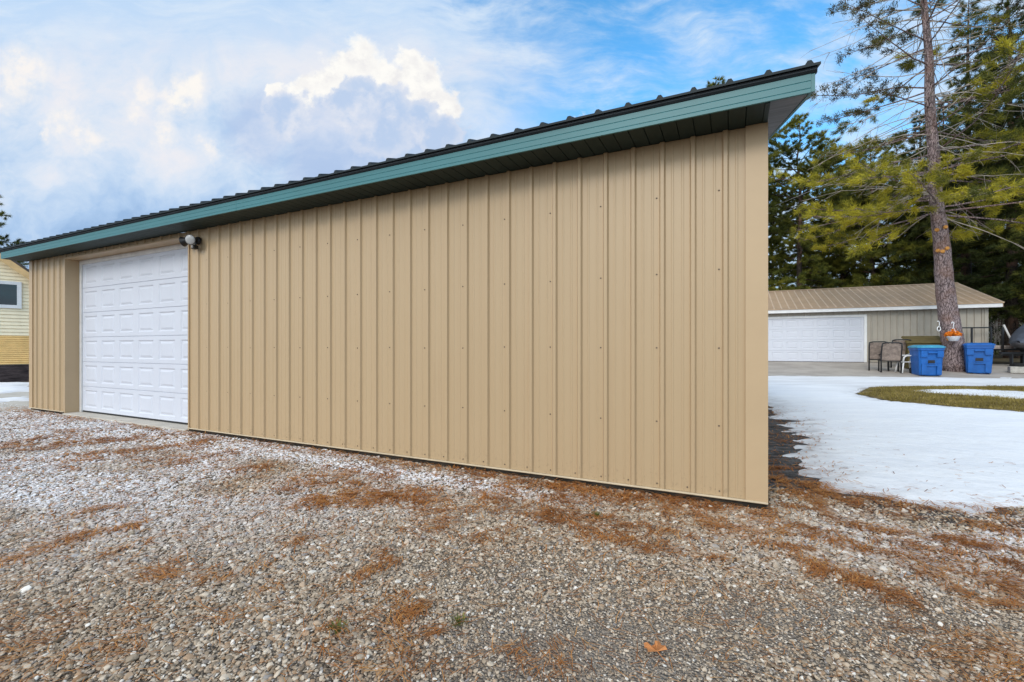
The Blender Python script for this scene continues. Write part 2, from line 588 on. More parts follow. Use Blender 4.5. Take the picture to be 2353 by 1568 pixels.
def siding_mat(name, base):
    m = bpy.data.materials.new(name)
    m.use_nodes = True
    N = NT(m.node_tree)
    out = N.n('ShaderNodeOutputMaterial')
    b = N.n('ShaderNodeBsdfPrincipled')
    N.t.links.new(b.outputs[0], out.inputs[0])
    tc = N.n('ShaderNodeTexCoord')
    o = tc.outputs['Object']
    sep = N.n('ShaderNodeSeparateXYZ', i_0=o)
    # single sheets differ a little
    sheet_ = N.math('FLOOR', N.math('DIVIDE', sep.outputs[0], 0.9144))
    wn = N.n('ShaderNodeTexWhiteNoise', noise_dimensions='1D')
    N.put(wn.inputs['W'], sheet_)
    c = N.mix(wn.outputs['Value'], tuple(q * 0.965 for q in base), tuple(q * 1.03 for q in base))
    st = N.noise(N.stretch(o, (9, 9, 0.35)), 2.2, 6, 0.6)
    c = N.mix(N.math('MULTIPLY', N.ramp(st.outputs[0], 0.52, 0.72), 0.20), c, (0.36, 0.245, 0.14))
    # mud specks splashed up by rain
    mud = N.noise(o, 34.0, 6, 0.75)
    hgt = N.ramp(N.math('ADD', sep.outputs[2], N.math('MULTIPLY', st.outputs[0], 0.12)), 0.36, 0.06)
    c = N.mix(N.math('MULTIPLY', N.math('MULTIPLY', N.ramp(mud.outputs[0], 0.54, 0.66), hgt), 0.55), c, (0.17, 0.115, 0.07))
    N.put(b.inputs['Base Color'], c)
    b.inputs['Roughness'].default_value = 0.40
    b.inputs['Specular IOR Level'].default_value = 0.45
    big = N.noise(N.stretch(o, (1, 1, 0.45)), 2.6, 3, 0.5)
    bp = N.n('ShaderNodeBump')
    bp.inputs['Distance'].default_value = 0.006
    N.put(bp.inputs['Height'], big.outputs[0])
    N.put(b.inputs['Normal'], bp.outputs[0])
    return m


M['tan'] = siding_mat('tan painted steel', (0.450, 0.325, 0.190))


def bark_mat(name, dark, light, scale=7.0):
    m = bpy.data.materials.new(name)
    m.use_nodes = True
    N = NT(m.node_tree)
    out = N.n('ShaderNodeOutputMaterial')
    b = N.n('ShaderNodeBsdfPrincipled')
    N.t.links.new(b.outputs[0], out.inputs[0])
    tc = N.n('ShaderNodeTexCoord')
    wn = N.noise(tc.outputs['Object'], 3.0, 3)
    v0 = N.vmath('ADD', tc.outputs['Object'], N.vmath('SCALE', wn.outputs['Color'], s=0.16))
    v = N.stretch(v0, (1, 1, 0.16))
    vo = N.n('ShaderNodeTexVoronoi', feature='DISTANCE_TO_EDGE')
    N.put(vo.inputs['Vector'], N.stretch(v0, (1, 1, 0.30)))
    vo.inputs['Scale'].default_value = scale * 2.6
    ns = N.noise(v, scale * 2.4, 8, 0.72, 0.4)
    ht = N.math('ADD', N.math('MULTIPLY', N.ramp(vo.outputs['Distance'], 0.0, 0.16), 0.30), N.math('MULTIPLY', ns.outputs[0], 1.3))
    vp = vo
    patch = N.noise(tc.outputs['Object'], 1.6, 3)
    colr = N.mix(N.ramp(ht, 0.55, 1.15), dark, light)
    colr = N.mix(N.math('MULTIPLY', N.ramp(patch.outputs[0], 0.45, 0.65), 0.45), colr, (0.24, 0.13, 0.09))
    N.put(b.inputs['Base Color'], colr)
    b.inputs['Roughness'].default_value = 0.9
    b.inputs['Specular IOR Level'].default_value = 0.2
    bp = N.n('ShaderNodeBump')
    bp.inputs['Distance'].default_value = 0.035
    N.put(bp.inputs['Height'], ht)
    N.put(b.inputs['Normal'], bp.outputs[0])
    return m


M['bark'] = bark_mat('pine bark', (0.07, 0.048, 0.047), (0.43, 0.335, 0.33))
M['bark_dark'] = bark_mat('dark bark', (0.018, 0.014, 0.012), (0.075, 0.06, 0.05), 9)


def foliage_mat(name, dark, mid, bright):
    """needles tinted per tuft by the mesh attribute 'tint'"""
    m = bpy.data.materials.new(name)
    m.use_nodes = True
    N = NT(m.node_tree)
    out = N.n('ShaderNodeOutputMaterial')
    at = N.n('ShaderNodeAttribute', attribute_name='tint')
    c = N.mix(N.ramp(at.outputs['Fac'], 0.0, 0.55, False), dark, mid)
    c = N.mix(N.ramp(at.outputs['Fac'], 0.55, 1.0, False), c, bright)
    b = N.n('ShaderNodeBsdfPrincipled')
    N.put(b.inputs['Base Color'], c)
    b.inputs['Roughness'].default_value = 0.65
    b.inputs['Specular IOR Level'].default_value = 0.25
    t = N.n('ShaderNodeBsdfTranslucent')
    N.put(t.inputs[0], c)
    mx = N.n('ShaderNodeMixShader')
    mx.inputs[0].default_value = 0.28
    N.t.links.new(b.outputs[0], mx.inputs[1])
    N.t.links.new(t.outputs[0], mx.inputs[2])
    N.t.links.new(mx.outputs[0], out.inputs[0])
    return m


M['needles_hero'] = foliage_mat('yellow green needles', (0.050, 0.060, 0.018), (0.145, 0.155, 0.028), (0.54, 0.46, 0.04))
M['needles_mid'] = foliage_mat('mid green needles', (0.050, 0.068, 0.017), (0.15, 0.165, 0.030), (0.34, 0.31, 0.045))
M['needles_dark'] = foliage_mat('dark green needles', (0.022, 0.034, 0.011), (0.065, 0.082, 0.020), (0.19, 0.19, 0.035))
M['needles_brown'] = foliage_mat('brown green needles', (0.045, 0.038, 0.018), (0.10, 0.085, 0.032), (0.20, 0.17, 0.04))
M['litter'] = foliage_mat('fallen pine needles', (0.19, 0.070, 0.022), (0.48, 0.185, 0.05), (0.66, 0.34, 0.11))
M['grass'] = foliage_mat('olive grass', (0.14, 0.10, 0.03), (0.28, 0.22, 0.05), (0.48, 0.36, 0.12))
M['weed'] = foliage_mat('green weed', (0.07, 0.075, 0.02), (0.15, 0.16, 0.04), (0.26, 0.25, 0.07))


def snow_mat():
    m = bpy.data.materials.new('snow')
    m.use_nodes = True
    N = NT(m.node_tree)
    out = N.n('ShaderNodeOutputMaterial')
    b = N.n('ShaderNodeBsdfPrincipled')
    N.t.links.new(b.outputs[0], out.inputs[0])
    tc = N.n('ShaderNodeTexCoord')
    v = N.stretch(tc.outputs['Object'], (0.6, 1.6, 1))
    ns = N.noise(v, 1.6, 7, 0.6)
    dirt = N.noise(N.stretch(tc.outputs['Object'], (2.0, 6, 1)), 2.4, 6, 0.7)
    c = N.mix(N.ramp(ns.outputs[0], 0.3, 0.7), (0.84, 0.845, 0.865), (0.90, 0.90, 0.905))
    c = N.mix(N.math('MULTIPLY', N.ramp(dirt.outputs[0], 0.60, 0.74), 0.55), c, (0.45, 0.42, 0.40))
    speck = N.noise(N.stretch(tc.outputs['Object'], (6, 14, 1)), 3.5, 4, 0.8)
    c = N.mix(N.math('MULTIPLY', N.ramp(speck.outputs[0], 0.685, 0.73), 0.75), c, (0.22, 0.15, 0.10))
    at = N.n('ShaderNodeAttribute', attribute_name='dirt')
    c = N.mix(N.math('MULTIPLY', at.outputs['Fac'], 0.8), c, (0.44, 0.42, 0.41))
    N.put(b.inputs['Base Color'], c)
    b.inputs['Roughness'].default_value = 0.7
    b.inputs['Specular IOR Level'].default_value = 0.3
    bn = N.noise(tc.outputs['Object'], 5.0, 7, 0.6)
    bp = N.n('ShaderNodeBump')
    bp.inputs['Distance'].default_value = 0.022
    N.put(bp.inputs['Height'], bn.outputs[0])
    N.put(b.inputs['Normal'], bp.outputs[0])
    return m


M['snow'] = snow_mat()


def ground_mat():
    m = bpy.data.materials.new('gravel ground')
    m.use_nodes = True
    N = NT(m.node_tree)
    out = N.n('ShaderNodeOutputMaterial')
    b = N.n('ShaderNodeBsdfPrincipled')
    N.t.links.new(b.outputs[0], out.inputs[0])
    tc = N.n('ShaderNodeTexCoord')
    o = tc.outputs['Object']
    vo = N.n('ShaderNodeTexVoronoi')
    N.put(vo.inputs['Vector'], o)
    vo.inputs['Scale'].default_value = 75.0
    sp = N.n('ShaderNodeSeparateColor', i_0=vo.outputs['Color'])
    stone = N.mix(N.ramp(sp.outputs[0], 0.0, 1.0, False), (0.10, 0.078, 0.058), (0.42, 0.35, 0.28))
    soil = N.noise(o, 3.0, 8, 0.65)
    base = N.mix(N.math('MULTIPLY', N.ramp(soil.outputs[0], 0.30, 0.62), 0.75), stone, (0.15, 0.115, 0.082))
    ga = N.n('ShaderNodeAttribute', attribute_name='grit')
    gn = N.noise(o, 90.0, 4, 0.7)
    base = N.mix(N.math('MULTIPLY', ga.outputs['Fac'], 0.85), base, N.mix(gn.outputs[0], (0.20, 0.16, 0.125), (0.48, 0.41, 0.34)))
    la = N.n('ShaderNodeAttribute', attribute_name='litter')
    ln = N.noise(o, 26.0, 6, 0.7)
    lcol = N.mix(N.ramp(ln.outputs[0], 0.3, 0.7), (0.10, 0.048, 0.022), (0.33, 0.15, 0.05))
    base = N.mix(N.math('MULTIPLY', la.outputs['Fac'], 0.9), base, lcol)
    wa = N.n('ShaderNodeAttribute', attribute_name='wet')
    wn = N.noise(N.stretch(o, (1.5, 5, 1)), 3.0, 6, 0.7)
    wcol = N.mix(N.ramp(wn.outputs[0], 0.35, 0.65), (0.055, 0.048, 0.045), (0.20, 0.19, 0.185))
    base = N.mix(wa.outputs['Fac'], base, wcol)
    fo = N.n('ShaderNodeAttribute', attribute_name='forest')
    fn = N.noise(o, 1.2, 6, 0.65)
    fcol = N.mix(N.ramp(fn.outputs[0], 0.35, 0.65), (0.045, 0.032, 0.02), (0.16, 0.12, 0.06))
    base = N.mix(fo.outputs['Fac'], base, fcol)
    N.put(b.inputs['Base Color'], base)
    b.inputs['Roughness'].default_value = 0.92
    b.inputs['Specular IOR Level'].default_value = 0.2
    bp = N.n('ShaderNodeBump')
    bp.inputs['Distance'].default_value = 0.02
    N.put(bp.inputs['Height'], N.math('SUBTRACT', 1.0, N.math('MULTIPLY', vo.outputs['Distance'], 1.4)))
    N.put(b.inputs['Normal'], bp.outputs[0])
    return m


M['ground'] = ground_mat()


def pebble_mat():
    m = bpy.data.materials.new('pebbles')
    m.use_nodes = True
    N = NT(m.node_tree)
    out = N.n('ShaderNodeOutputMaterial')
    b = N.n('ShaderNodeBsdfPrincipled')
    N.t.links.new(b.outputs[0], out.inputs[0])
    at = N.n('ShaderNodeAttribute', attribute_name='tone', attribute_type='INSTANCER')
    hu = N.n('ShaderNodeAttribute', attribute_name='hue', attribute_type='INSTANCER')
    fr = N.n('ShaderNodeAttribute', attribute_name='frost', attribute_type='INSTANCER')
    cr = N.n('ShaderNodeValToRGB')
    e = cr.color_ramp.elements
    e[0].position = 0.0
    e[0].color = (0.085, 0.058, 0.038, 1)
    e[1].position = 1.0
    e[1].color = (0.86, 0.82, 0.75, 1)
    for p_, c_ in ((0.25, (0.27, 0.205, 0.14, 1)), (0.55, (0.46, 0.365, 0.265, 1)), (0.85, (0.66, 0.555, 0.43, 1))):
        q = e.new(p_)
        q.color = c_
    N.put(cr.inputs[0], at.outputs['Fac'])
    c = N.mix(N.math('MULTIPLY', N.ramp(hu.outputs['Fac'], 0.80, 0.98, False), 0.72), cr.outputs[0], (0.36, 0.20, 0.095))
    c = N.mix(N.ramp(hu.outputs['Fac'], 0.15, 0.0, False), c, (0.28, 0.26, 0.25))
    tc = N.n('ShaderNodeTexCoord')
    sp = N.noise(tc.outputs['Object'], 2.0, 5, 0.7)
    c = N.mix(N.math('MULTIPLY', sp.outputs[0], 0.5), c, N.mix(1.0, c, (0.55, 0.5, 0.45), 'MULTIPLY'))
    # a dusting of old snow lies on the upward faces
    ge = N.n('ShaderNodeNewGeometry')
    nz = N.n('ShaderNodeSeparateXYZ', i_0=ge.outputs['Normal']).outputs[2]
    c = N.mix(N.math('MULTIPLY', fr.outputs['Fac'], N.ramp(nz, 0.05, 0.75)), c, (0.80, 0.80, 0.83))
    N.put(b.inputs['Base Color'], c)
    b.inputs['Roughness'].default_value = 0.75
    b.inputs['Specular IOR Level'].default_value = 0.3
    return m


M['pebble'] = pebble_mat()

# ------------------------------------------------------------------ ground layout (read off the ground itself)
SNOW_R = [gpix(*p) for p in [(1700, 862), (1757, 864), (1995, 866), (2353, 868), (2760, 870), (2760, 1174), (2353, 1174), (2229, 1178),
                             (2120, 1157), (2062, 1146), (1956, 1136), (1923, 1113), (1874, 1092), (1885, 1079), (1830, 1043),
                             (1852, 1008), (1813, 991), (1833, 967), (1770, 961), (1789, 939), (1756, 923), (1735, 905)]]
LAWN = [gpix(*p) for p in [(1975, 906.6), (2007, 892), (2100, 889), (2353, 889.5), (2760, 890), (2760, 985), (2353, 947), (2174, 934), (2038, 921.5)]]
LAWN_SNOW = [gpix(*p) for p in [(2073, 900), (2110, 897), (2202, 895), (2353, 902), (2500, 905), (2500, 922), (2353, 919), (2174, 908.5)]]
SNOW_L = [gpix(*p) for p in [(-260, 882), (75, 881), (75, 903), (40, 902), (10, 906), (-260, 908)]]
SNOW_L2 = [gpix(*p) for p in [(-260, 918), (0, 917), (40, 912), (76, 911), (76, 924), (30, 923), (0, 930), (-260, 932)]]

# needle drifts: px, py, half-width, half-height (picture units), amount
DRIFT = [(860, 1150, 130, 30, 1.0), (960, 1165, 60, 25, .8), (300, 1040, 60, 10, .8), (200, 1018, 110, 8, .9), (400, 1030, 70, 10, .8),
         (60, 1012, 60, 9, .7), (150, 1075, 45, 9, .9), (250, 1062, 60, 8, .5), (390, 1050, 40, 8, .5), (500, 1050, 60, 10, .7), (560, 1075, 50, 10, .7),
         (820, 1330, 18, 55, 1.1), (790, 1405, 16, 40, .8), (905, 1372, 45, 14, .9), (960, 1400, 50, 18, 1.0), (1060, 1452, 40, 16, 1.0),
         (1175, 1492, 40, 24, 1.0), (1215, 1535, 40, 30, .9), (1050, 1540, 60, 26, .7), (930, 1520, 30, 46, .8), (860, 1560, 50, 18, .6),
         (250, 1215, 50, 14, .8), (330, 1270, 40, 14, .6), (160, 1180, 60, 12, .7), (110, 1262, 50, 10, .5), (560, 1300, 60, 14, .6), (420, 1310, 70, 12, .6),
         (620, 1340, 45, 14, .6), (480, 1440, 40, 14, .6), (700, 1470, 40, 18, .6), (760, 1500, 60, 16, .6), (330, 1495, 30, 12, .4), (690, 1240, 60, 14, .6),
         (1350, 1215, 130, 24, .8), (1480, 1240, 110, 24, .9), (1290, 1180, 90, 14, .7), (1650, 1205, 90, 14, .9), (1800, 1195, 90, 10, 1.0), (1990, 1205, 130, 9, 1.1),
         (1850, 1230, 110, 12, .9), (2050, 1215, 110, 8, 1.0), (1640, 1270, 60, 14, .7), (1790, 1255, 60, 12, .9), (1960, 1245, 110, 12, .9),
         (1880, 1300, 80, 14, 1.1), (1945, 1325, 90, 16, 1.1), (2020, 1350, 60, 16, 1.0), (2230, 1290, 110, 14, 1.1), (2330, 1270, 60, 14, .9),
         (2200, 1330, 70, 12, .7), (2270, 1360, 90, 20, .9), (2310, 1390, 60, 16, 1.0), (2110, 1395, 60, 14, .8), (2200, 1240, 70, 10, .8), (2330, 1215, 60, 12, .9),
         (1830, 1105, 60, 22, 1.2), (1790, 1135, 36, 24, 1.0), (1900, 1140, 70, 10, 1.2), (1985, 1160, 80, 8, 1.2), (1800, 1165, 60, 8, .8),
         (2080, 1250, 70, 8, .8), (1700, 1180, 60, 8, .8), (700, 1130, 60, 10, .5), (1120, 1240, 60, 14, .4), (1050, 1190, 60, 10, .5), (2150, 1305, 60, 12, .7)]
_dr = []
for (px, py, hw, hh, am) in DRIFT:
    c_ = gpix(px, py)
    a_ = gpix(px + hw, py)
    b_ = gpix(px, py + hh)
    t_ = gpix(px, py - hh)
    _dr.append((c_, a_ - c_, (b_ - t_) / 2, am))


def drift_amount(P):
    """how thickly needles lie at points P (N,2)"""
    s = np.zeros(len(P))
    amp = 0.10 * np.clip(P[:, 1], 1, 6)
    Wp = P + np.column_stack([fbm(P[:, 0] * 1.9, P[:, 1] * 2.6, 111) - 0.5, (fbm(P[:, 0] * 1.9, P[:, 1] * 2.6, 121) - 0.5) * 0.7]) * (amp * 2.2)[:, None]
    for (c, a, b, am) in _dr:
        q = Wp - c
        u = (q @ a) / (a @ a)
        v = (q @ b) / (b @ b)
        r2 = u * u + v * v
        s = np.maximum(s, am * np.clip(1.25 - r2, 0, 1))
    lx, ly = loc(P)
    # a strip of needles and moss along the foot of the wall
    strip = np.where((lx < 0.1) & (lx > -12.4), np.clip(1 - np.abs(ly + 0.12) / 0.20, 0, 1), 0) * (0.55 + 0.45 * np.clip((lx + 5) / 4, 0, 1))
    s = np.maximum(s, strip)
    br = fbm(P[:, 0] * 3.1, P[:, 1] * 3.1, 21)
    br2 = fbm(P[:, 0] * 11, P[:, 1] * 11, 23)
    s = s * np.clip((br - 0.22) / 0.28, 0.1, 1.15) * np.clip((br2 - 0.18) / 0.35, 0.1, 1)
    sc = fbm(P[:, 0] * 1.7, P[:, 1] * 1.7, 55, 5)
    s = np.maximum(s, np.clip((sc - 0.575) / 0.10, 0, 1) * np.clip((br2 - 0.3) / 0.4, 0, 1) * 0.55)
    return s


def fine_grit(P):
    """worn stretches of finer grit in the wheel tracks"""
    f = np.exp(-((P[:, 0] - 0.35) / 0.75) ** 2 - ((P[:, 1] - 1.78) / 0.30) ** 2)
    f = np.maximum(f, 0.75 * np.exp(-((P[:, 0] - 1.3) / 1.0) ** 2 - ((P[:, 1] - 2.0) / 0.30) ** 2))
    return np.maximum(f, 0.5 * np.exp(-((P[:, 0] - 0.1) / 0.8) ** 2 - ((P[:, 1] - 2.4) / 0.4) ** 2))


def frost_amount(P):
    lx, ly = loc(P)
    px = CX + F * P[:, 0] / np.maximum(P[:, 1], 0.1)
    n = fbm(P[:, 0] * 1.3, P[:, 1] * 1.3, 77)
    # drip line along the wall and the colder left yard
    line = np.exp(-((ly + 0.42) / 0.16) ** 2) * np.clip((-0.9 - lx) / 1.5, 0, 1)
    yard = np.clip((-lx - 1.6) / 3.5, 0, 1) * np.clip((n - 0.24) / 0.28, 0, 1) * np.clip((P[:, 1] - 2.1) / 1.2, 0, 1)
    corner = np.exp(-((P[:, 0] - 3.4) / 1.4) ** 2 - ((P[:, 1] - 2.75) / 0.45) ** 2) * np.clip((n - 0.45) / 0.1, 0, 1)
    return np.clip(line * 0.95 + yard * 0.85 + corner * 0.7, 0, 1)


def snow_sd(P):
    s = poly_sd(P, SNOW_R)
    lawn = poly_sd(P, LAWN)
    n = (fbm(P[:, 0] * 2.2, P[:, 1] * 5.0, 9) - 0.5) * 0.55 + (fbm(P[:, 0] * 9, P[:, 1] * 15, 19) - 0.5) * 0.22
    return np.minimum(s + n * np.clip(1.2 - s, 0, 1), -lawn + (fbm(P[:, 0] * 4, P[:, 1] * 8, 29) - 0.5) * 0.55)


# ------------------------------------------------------------------ ground sheet
def axis(lo, hi, step, far):
    a = np.arange(lo, hi + 1e-6, step)
    g = []
    s, p = step, hi
    while p < far:
        s *= 1.5
        p += s
        g.append(p)
    g2 = []
    s, p = step, lo
    while p > -far:
        s *= 1.5
        p -= s
        g2.append(p)
    return np.array(g2[::-1] + list(a) + g)


def grid_mesh(xs, ys):
    X, Y = np.meshgrid(xs, ys)
    nx, ny = len(xs), len(ys)
    i = np.arange(nx * ny).reshape(ny, nx)
    Fq = np.stack([i[:-1, :-1], i[:-1, 1:], i[1:, 1:], i[1:, :-1]], -1).reshape(-1, 4)
    return np.stack([X.ravel(), Y.ravel()], 1), Fq


P, Fq = grid_mesh(axis(-14, 24, 0.11, 900), axis(0.2, 26, 0.11, 900))
Z = ground_z(P[:, 0], P[:, 1])
lx, ly = loc(P)
wet = np.clip(1 - (lx - 1.0) / 0.9, 0, 1) * (lx > -0.3) * np.clip((ly - 0.35 + (fbm(P[:, 0] * 3, P[:, 1] * 3, 5) - .5) * 1.2) / 0.5, 0, 1) * (ly < 9)
edge = np.clip(1 - np.abs(snow_sd(P) + 0.25) / 0.5, 0, 1) * (lx > 0.6) * (ly < 3)
wet = np.clip(np.maximum(wet, edge * 0.8), 0, 1)
forest = np.clip((ly - 13.5) / 1.0, 0, 1)
forest = np.maximum(forest, np.clip((-lx - 12.6) / 0.6, 0, 1) * np.clip((ly + 0.5) / 1, 0, 1) * 0.0)
o = np_mesh('ground', np.column_stack([P, Z]), Fq, M['ground'], smooth=True,
            attrs={'litter': np.clip(drift_amount(P) * 0.8, 0, 1), 'wet': wet, 'forest': forest, 'grit': fine_grit(P)})
tag(o, 'gravel and soil ground strewn with brown pine needles', kind='structure')

# far rise of wooded ground all round, so that the horizon is never bare
def hills():
    xs = np.linspace(-500, 500, 101)
    ys = np.linspace(90, 420, 34)
    Q, Fh = grid_mesh(xs, ys)
    z = 0.6 + np.clip((Q[:, 1] - 90) / 120, 0, 1) * (3 + 5 * fbm(Q[:, 0] * 0.01, Q[:, 1] * 0.01, 4))
    tag(np_mesh('hills', np.column_stack([Q, z - 0.4]), Fh, mat('far woods floor', (0.07, 0.07, 0.05), 0.95, 0.1, 0.4, 0.06), smooth=True), kind='structure')


hills()


# ------------------------------------------------------------------ snow, lawn, concrete
def snow_patch(name, sdf, x0, x1, y0, y1, step, thick, label):
    Q, Fs = grid_mesh(np.arange(x0, x1, step), np.arange(y0, y1, step))
    s = sdf(Q)
    h = thick * np.clip(s / 0.35, -1, 1)
    h = np.where(h > 0, h, h * 1.2) + (fbm(Q[:, 0] * 1.5, Q[:, 1] * 3, 31) - 0.5) * 0.012 * (s > 0)
    z = ground_z(Q[:, 0], Q[:, 1]) + h + 0.004
    dirt = np.clip(1 - s / 0.45, 0, 1) * np.clip(fbm(Q[:, 0] * 5, Q[:, 1] * 9, 41) * 2.2 - 0.55, 0, 1)
    slush = np.clip((loc(Q)[1] - 9.6) / 2.5, 0, 1) * np.clip(fbm(Q[:, 0] * 0.7, Q[:, 1] * 2.2, 43) * 2.2 - 0.45, 0, 1)
    dirt = np.clip(dirt + slush * 0.45, 0, 1)
    keep = (s[Fs] > -0.3).any(axis=1)
    Fs = Fs[keep]
    used = np.unique(Fs)
    mp = np.full(len(Q), -1)
    mp[used] = np.arange(len(used))
    ob = np_mesh(name, np.column_stack([Q, z])[used], mp[Fs], M['snow'], smooth=True, attrs={'dirt': dirt[used]})
    return tag(ob, label, 'snow', kind='stuff')


def right_snow(Q):
    a, b = loc(Q)
    s = snow_sd(Q)
    return np.where((a < 0.12) & (b < 9.3), -1.0, s)


snow_patch('snow', right_snow, 1.8, 30, 2.6, 19.5, 0.06, 0.022, 'broad sheet of snow over the drive right of the tan building')
snow_patch('snow', lambda Q: poly_sd(Q, LAWN_SNOW) + (fbm(Q[:, 0] * 2, Q[:, 1] * 5, 61) - 0.5) * 0.5, 9, 26, 8.5, 13.5, 0.08, 0.05,
           'narrow snow patch lying in the middle of the lawn')
snow_patch('snow', lambda Q: poly_sd(Q, SNOW_L) + (fbm(Q[:, 0] * 1.2, Q[:, 1] * 3, 63) - 0.5) * 0.9, -24, -11.6, 9.5, 16.2, 0.1, 0.05,
           'snow patch at the foot of the yellow house')
snow_patch('snow', lambda Q: poly_sd(Q, SNOW_L2) + (fbm(Q[:, 0] * 1.5, Q[:, 1] * 4, 65) - 0.5) * 0.5, -24, -9.9, 8.6, 12.2, 0.08, 0.04,
           'low snow strip between the yellow house and the gravel')


def sheet(name, poly, m, dz, step=0.15, kind='structure', label=None, cat=None):
    poly = np.asarray(poly)
    Q, Fs = grid_mesh(np.arange(poly[:, 0].min() - step, poly[:, 0].max() + step, step), np.arange(poly[:, 1].min() - step, poly[:, 1].max() + step, step))
    s = poly_sd(Q, poly)
    keep = (s[Fs] > 0).any(axis=1)
    Fs = Fs[keep]
    used = np.unique(Fs)
    mp = np.full(len(Q), -1)
    mp[used] = np.arange(len(used))
    z = ground_z(Q[:, 0], Q[:, 1]) + dz
    return tag(np_mesh(name, np.column_stack([Q, z])[used], mp[Fs], m, smooth=True), label, cat, kind=kind)


sheet('driveway', [wpt(-3, 9.4), wpt(-3, 21.5), wpt(14.0, 21.5), wpt(14.0, 14.0), wpt(6, 12.0)], M['apron'], 0.012, 0.2)
sheet('path', [gpix(*p) for p in [(-250, 906), (78, 902), (90, 946), (60, 947), (-30, 944), (-250, 940)]], M['concrete'], 0.012, 0.15)
sheet('lawn_soil', LAWN, mat('olive turf soil', (0.17, 0.125, 0.05), 0.95, 0.1, 0.35, 5.0), 0.016, 0.1, label='olive turf soil under the grass')


def blades(name, n, poly, m, hmin, hmax, wd, label, seed=1, inset=0.0):
    r = np.random.default_rng(seed)
    poly = np.asarray(poly)
    lo, hi = poly.min(0), poly.max(0)
    Q = r.uniform(lo, hi, (n, 2))
    s = poly_sd(Q, poly) + (fbm(Q[:, 0] * 2.5, Q[:, 1] * 6, 71) - 0.5) * 0.8
    Q = Q[s > inset]
    k = len(Q)
    z = ground_z(Q[:, 0], Q[:, 1]) + 0.01
    B = np.column_stack([Q, z])
    a = r.uniform(0, 2 * np.pi, k)
    h = r.uniform(hmin, hmax, k)
    lean = np.column_stack([np.cos(a + 1.3), np.sin(a + 1.3)]) * (h * r.uniform(0.2, 1.1, k))[:, None]
    s_ = np.column_stack([np.cos(a), np.sin(a), np.zeros(k)]) * wd
    T = B + np.column_stack([lean, h])
    V = np.stack([B - s_, B + s_, T], 1).reshape(-1, 3)
    F3 = np.arange(3 * k).reshape(-1, 3)
    tint = np.clip(fbm(Q[:, 0] * 2, Q[:, 1] * 3, 81) + r.normal(0, 0.18, k), 0, 1)
    return np_mesh(name, V, F3, m, attrs={'tint': np.repeat(tint, 3)})


tag(blades('grass', 90000, LAWN, M['grass'], 0.02, 0.06, 0.006, 'x'), 'short olive and yellow winter grass of the lawn island', 'grass', kind='stuff')


# ------------------------------------------------------------------ gravel (instanced pebbles) and fallen needles
def visible_gravel(n_per, y0, y1, seed):
    r = np.random.default_rng(seed)
    x0, x1 = -1.22 * y1 - 1.6, 1.22 * y1 + 1.6
    n = int(n_per * (x1 - x0) * (y1 - y0))
    Q = np.column_stack([r.uniform(x0, x1, n), r.uniform(y0, y1, n)])
    Q = Q[np.abs(Q[:, 0]) < 1.18 * Q[:, 1] + 1.6]
    a, b = loc(Q)
    ok = ~((a > -12.3) & (a < 0.05) & (b > -0.03))
    ok &= ~((b > 0.6) & (a > -0.5) & (a < 1.6))
    ok &= ~((b > 2.2) & (a > -0.5))
    ok &= ~((a < -12.0) & (b > 0.2))
    Q = Q[ok]
    s = snow_sd(Q)
    Q = Q[s < 0.02]
    s = s[s < 0.02]
    # fewer where needles or mud cover them
    a, b = loc(Q)
    dens = 1 - 0.45 * np.clip(drift_amount(Q), 0, 1)
    mud = np.clip(1 - np.abs(s + 0.2) / 0.4, 0, 1) * (a > 0.4)
    dens *= (1 - 0.8 * mud) * (1 - 0.35 * fine_grit(Q))
    return Q[r.uniform(0, 1, len(Q)) < dens]


Qs = [visible_gravel(11000, 1.35, 2.4, 1), visible_gravel(8800, 2.4, 3.6, 2), visible_gravel(5000, 3.6, 5.6, 3), visible_gravel(2300, 5.6, 9.6, 4)]
mult = np.concatenate([np.full(len(q), m_) for q, m_ in zip(Qs, (1.0, 1.08, 1.3, 1.7))])
Q = np.concatenate(Qs)
r = np.random.default_rng(11)
n = len(Q)
fine = fine_grit(Q)
size = np.exp(r.normal(math.log(0.0058), 0.38, n)) * mult * (1 - 0.52 * fine)
size *= 1 - 0.14 * np.clip((2.8 - Q[:, 1]) / 0.8, 0, 1)
size = np.clip(size, 0.0022, 0.018)
tone = np.clip(r.normal(0.535, 0.215, n) + 0.05 * fine, 0, 0.95)
tone = np.where(r.uniform(0, 1, n) < 0.055, r.uniform(0.85, 1.0, n), tone)
frost = np.clip(frost_amount(Q) * (0.55 + 0.7 * r.uniform(0, 1, n)), 0, 1) * (r.uniform(0, 1, n) < 0.85)
print('pebbles', n)
hue = r.uniform(0, 1, n)
stain = np.clip(fbm(Q[:, 0] * 0.9, Q[:, 1] * 0.9, 101) * 2.4 - 0.9, 0, 1) * 0.32 + np.clip(drift_amount(Q), 0, 1) * 0.35
hue = np.where(r.uniform(0, 1, n) < stain, r.uniform(0.88, 1.0, n), hue)
scl = np.column_stack([size * r.uniform(0.9, 1.55, n), size * r.uniform(0.75, 1.1, n), size * r.uniform(0.32, 0.60, n)])
rot = np.column_stack([r.normal(0, 0.28, n), r.normal(0, 0.28, n), r.uniform(0, 6.283, n)])
z = ground_z(Q[:, 0], Q[:, 1]) + scl[:, 2] * r.uniform(0.15, 0.85, n)
me = bpy.data.meshes.new('gravel')
me.vertices.add(n)
me.vertices.foreach_set('co', np.column_stack([Q, z]).astype(np.float32).ravel())
for nm, arr in (('scl', scl), ('rot', rot)):
    at = me.attributes.new(nm, 'FLOAT_VECTOR', 'POINT')
    at.data.foreach_set('vector', arr.astype(np.float32).ravel())
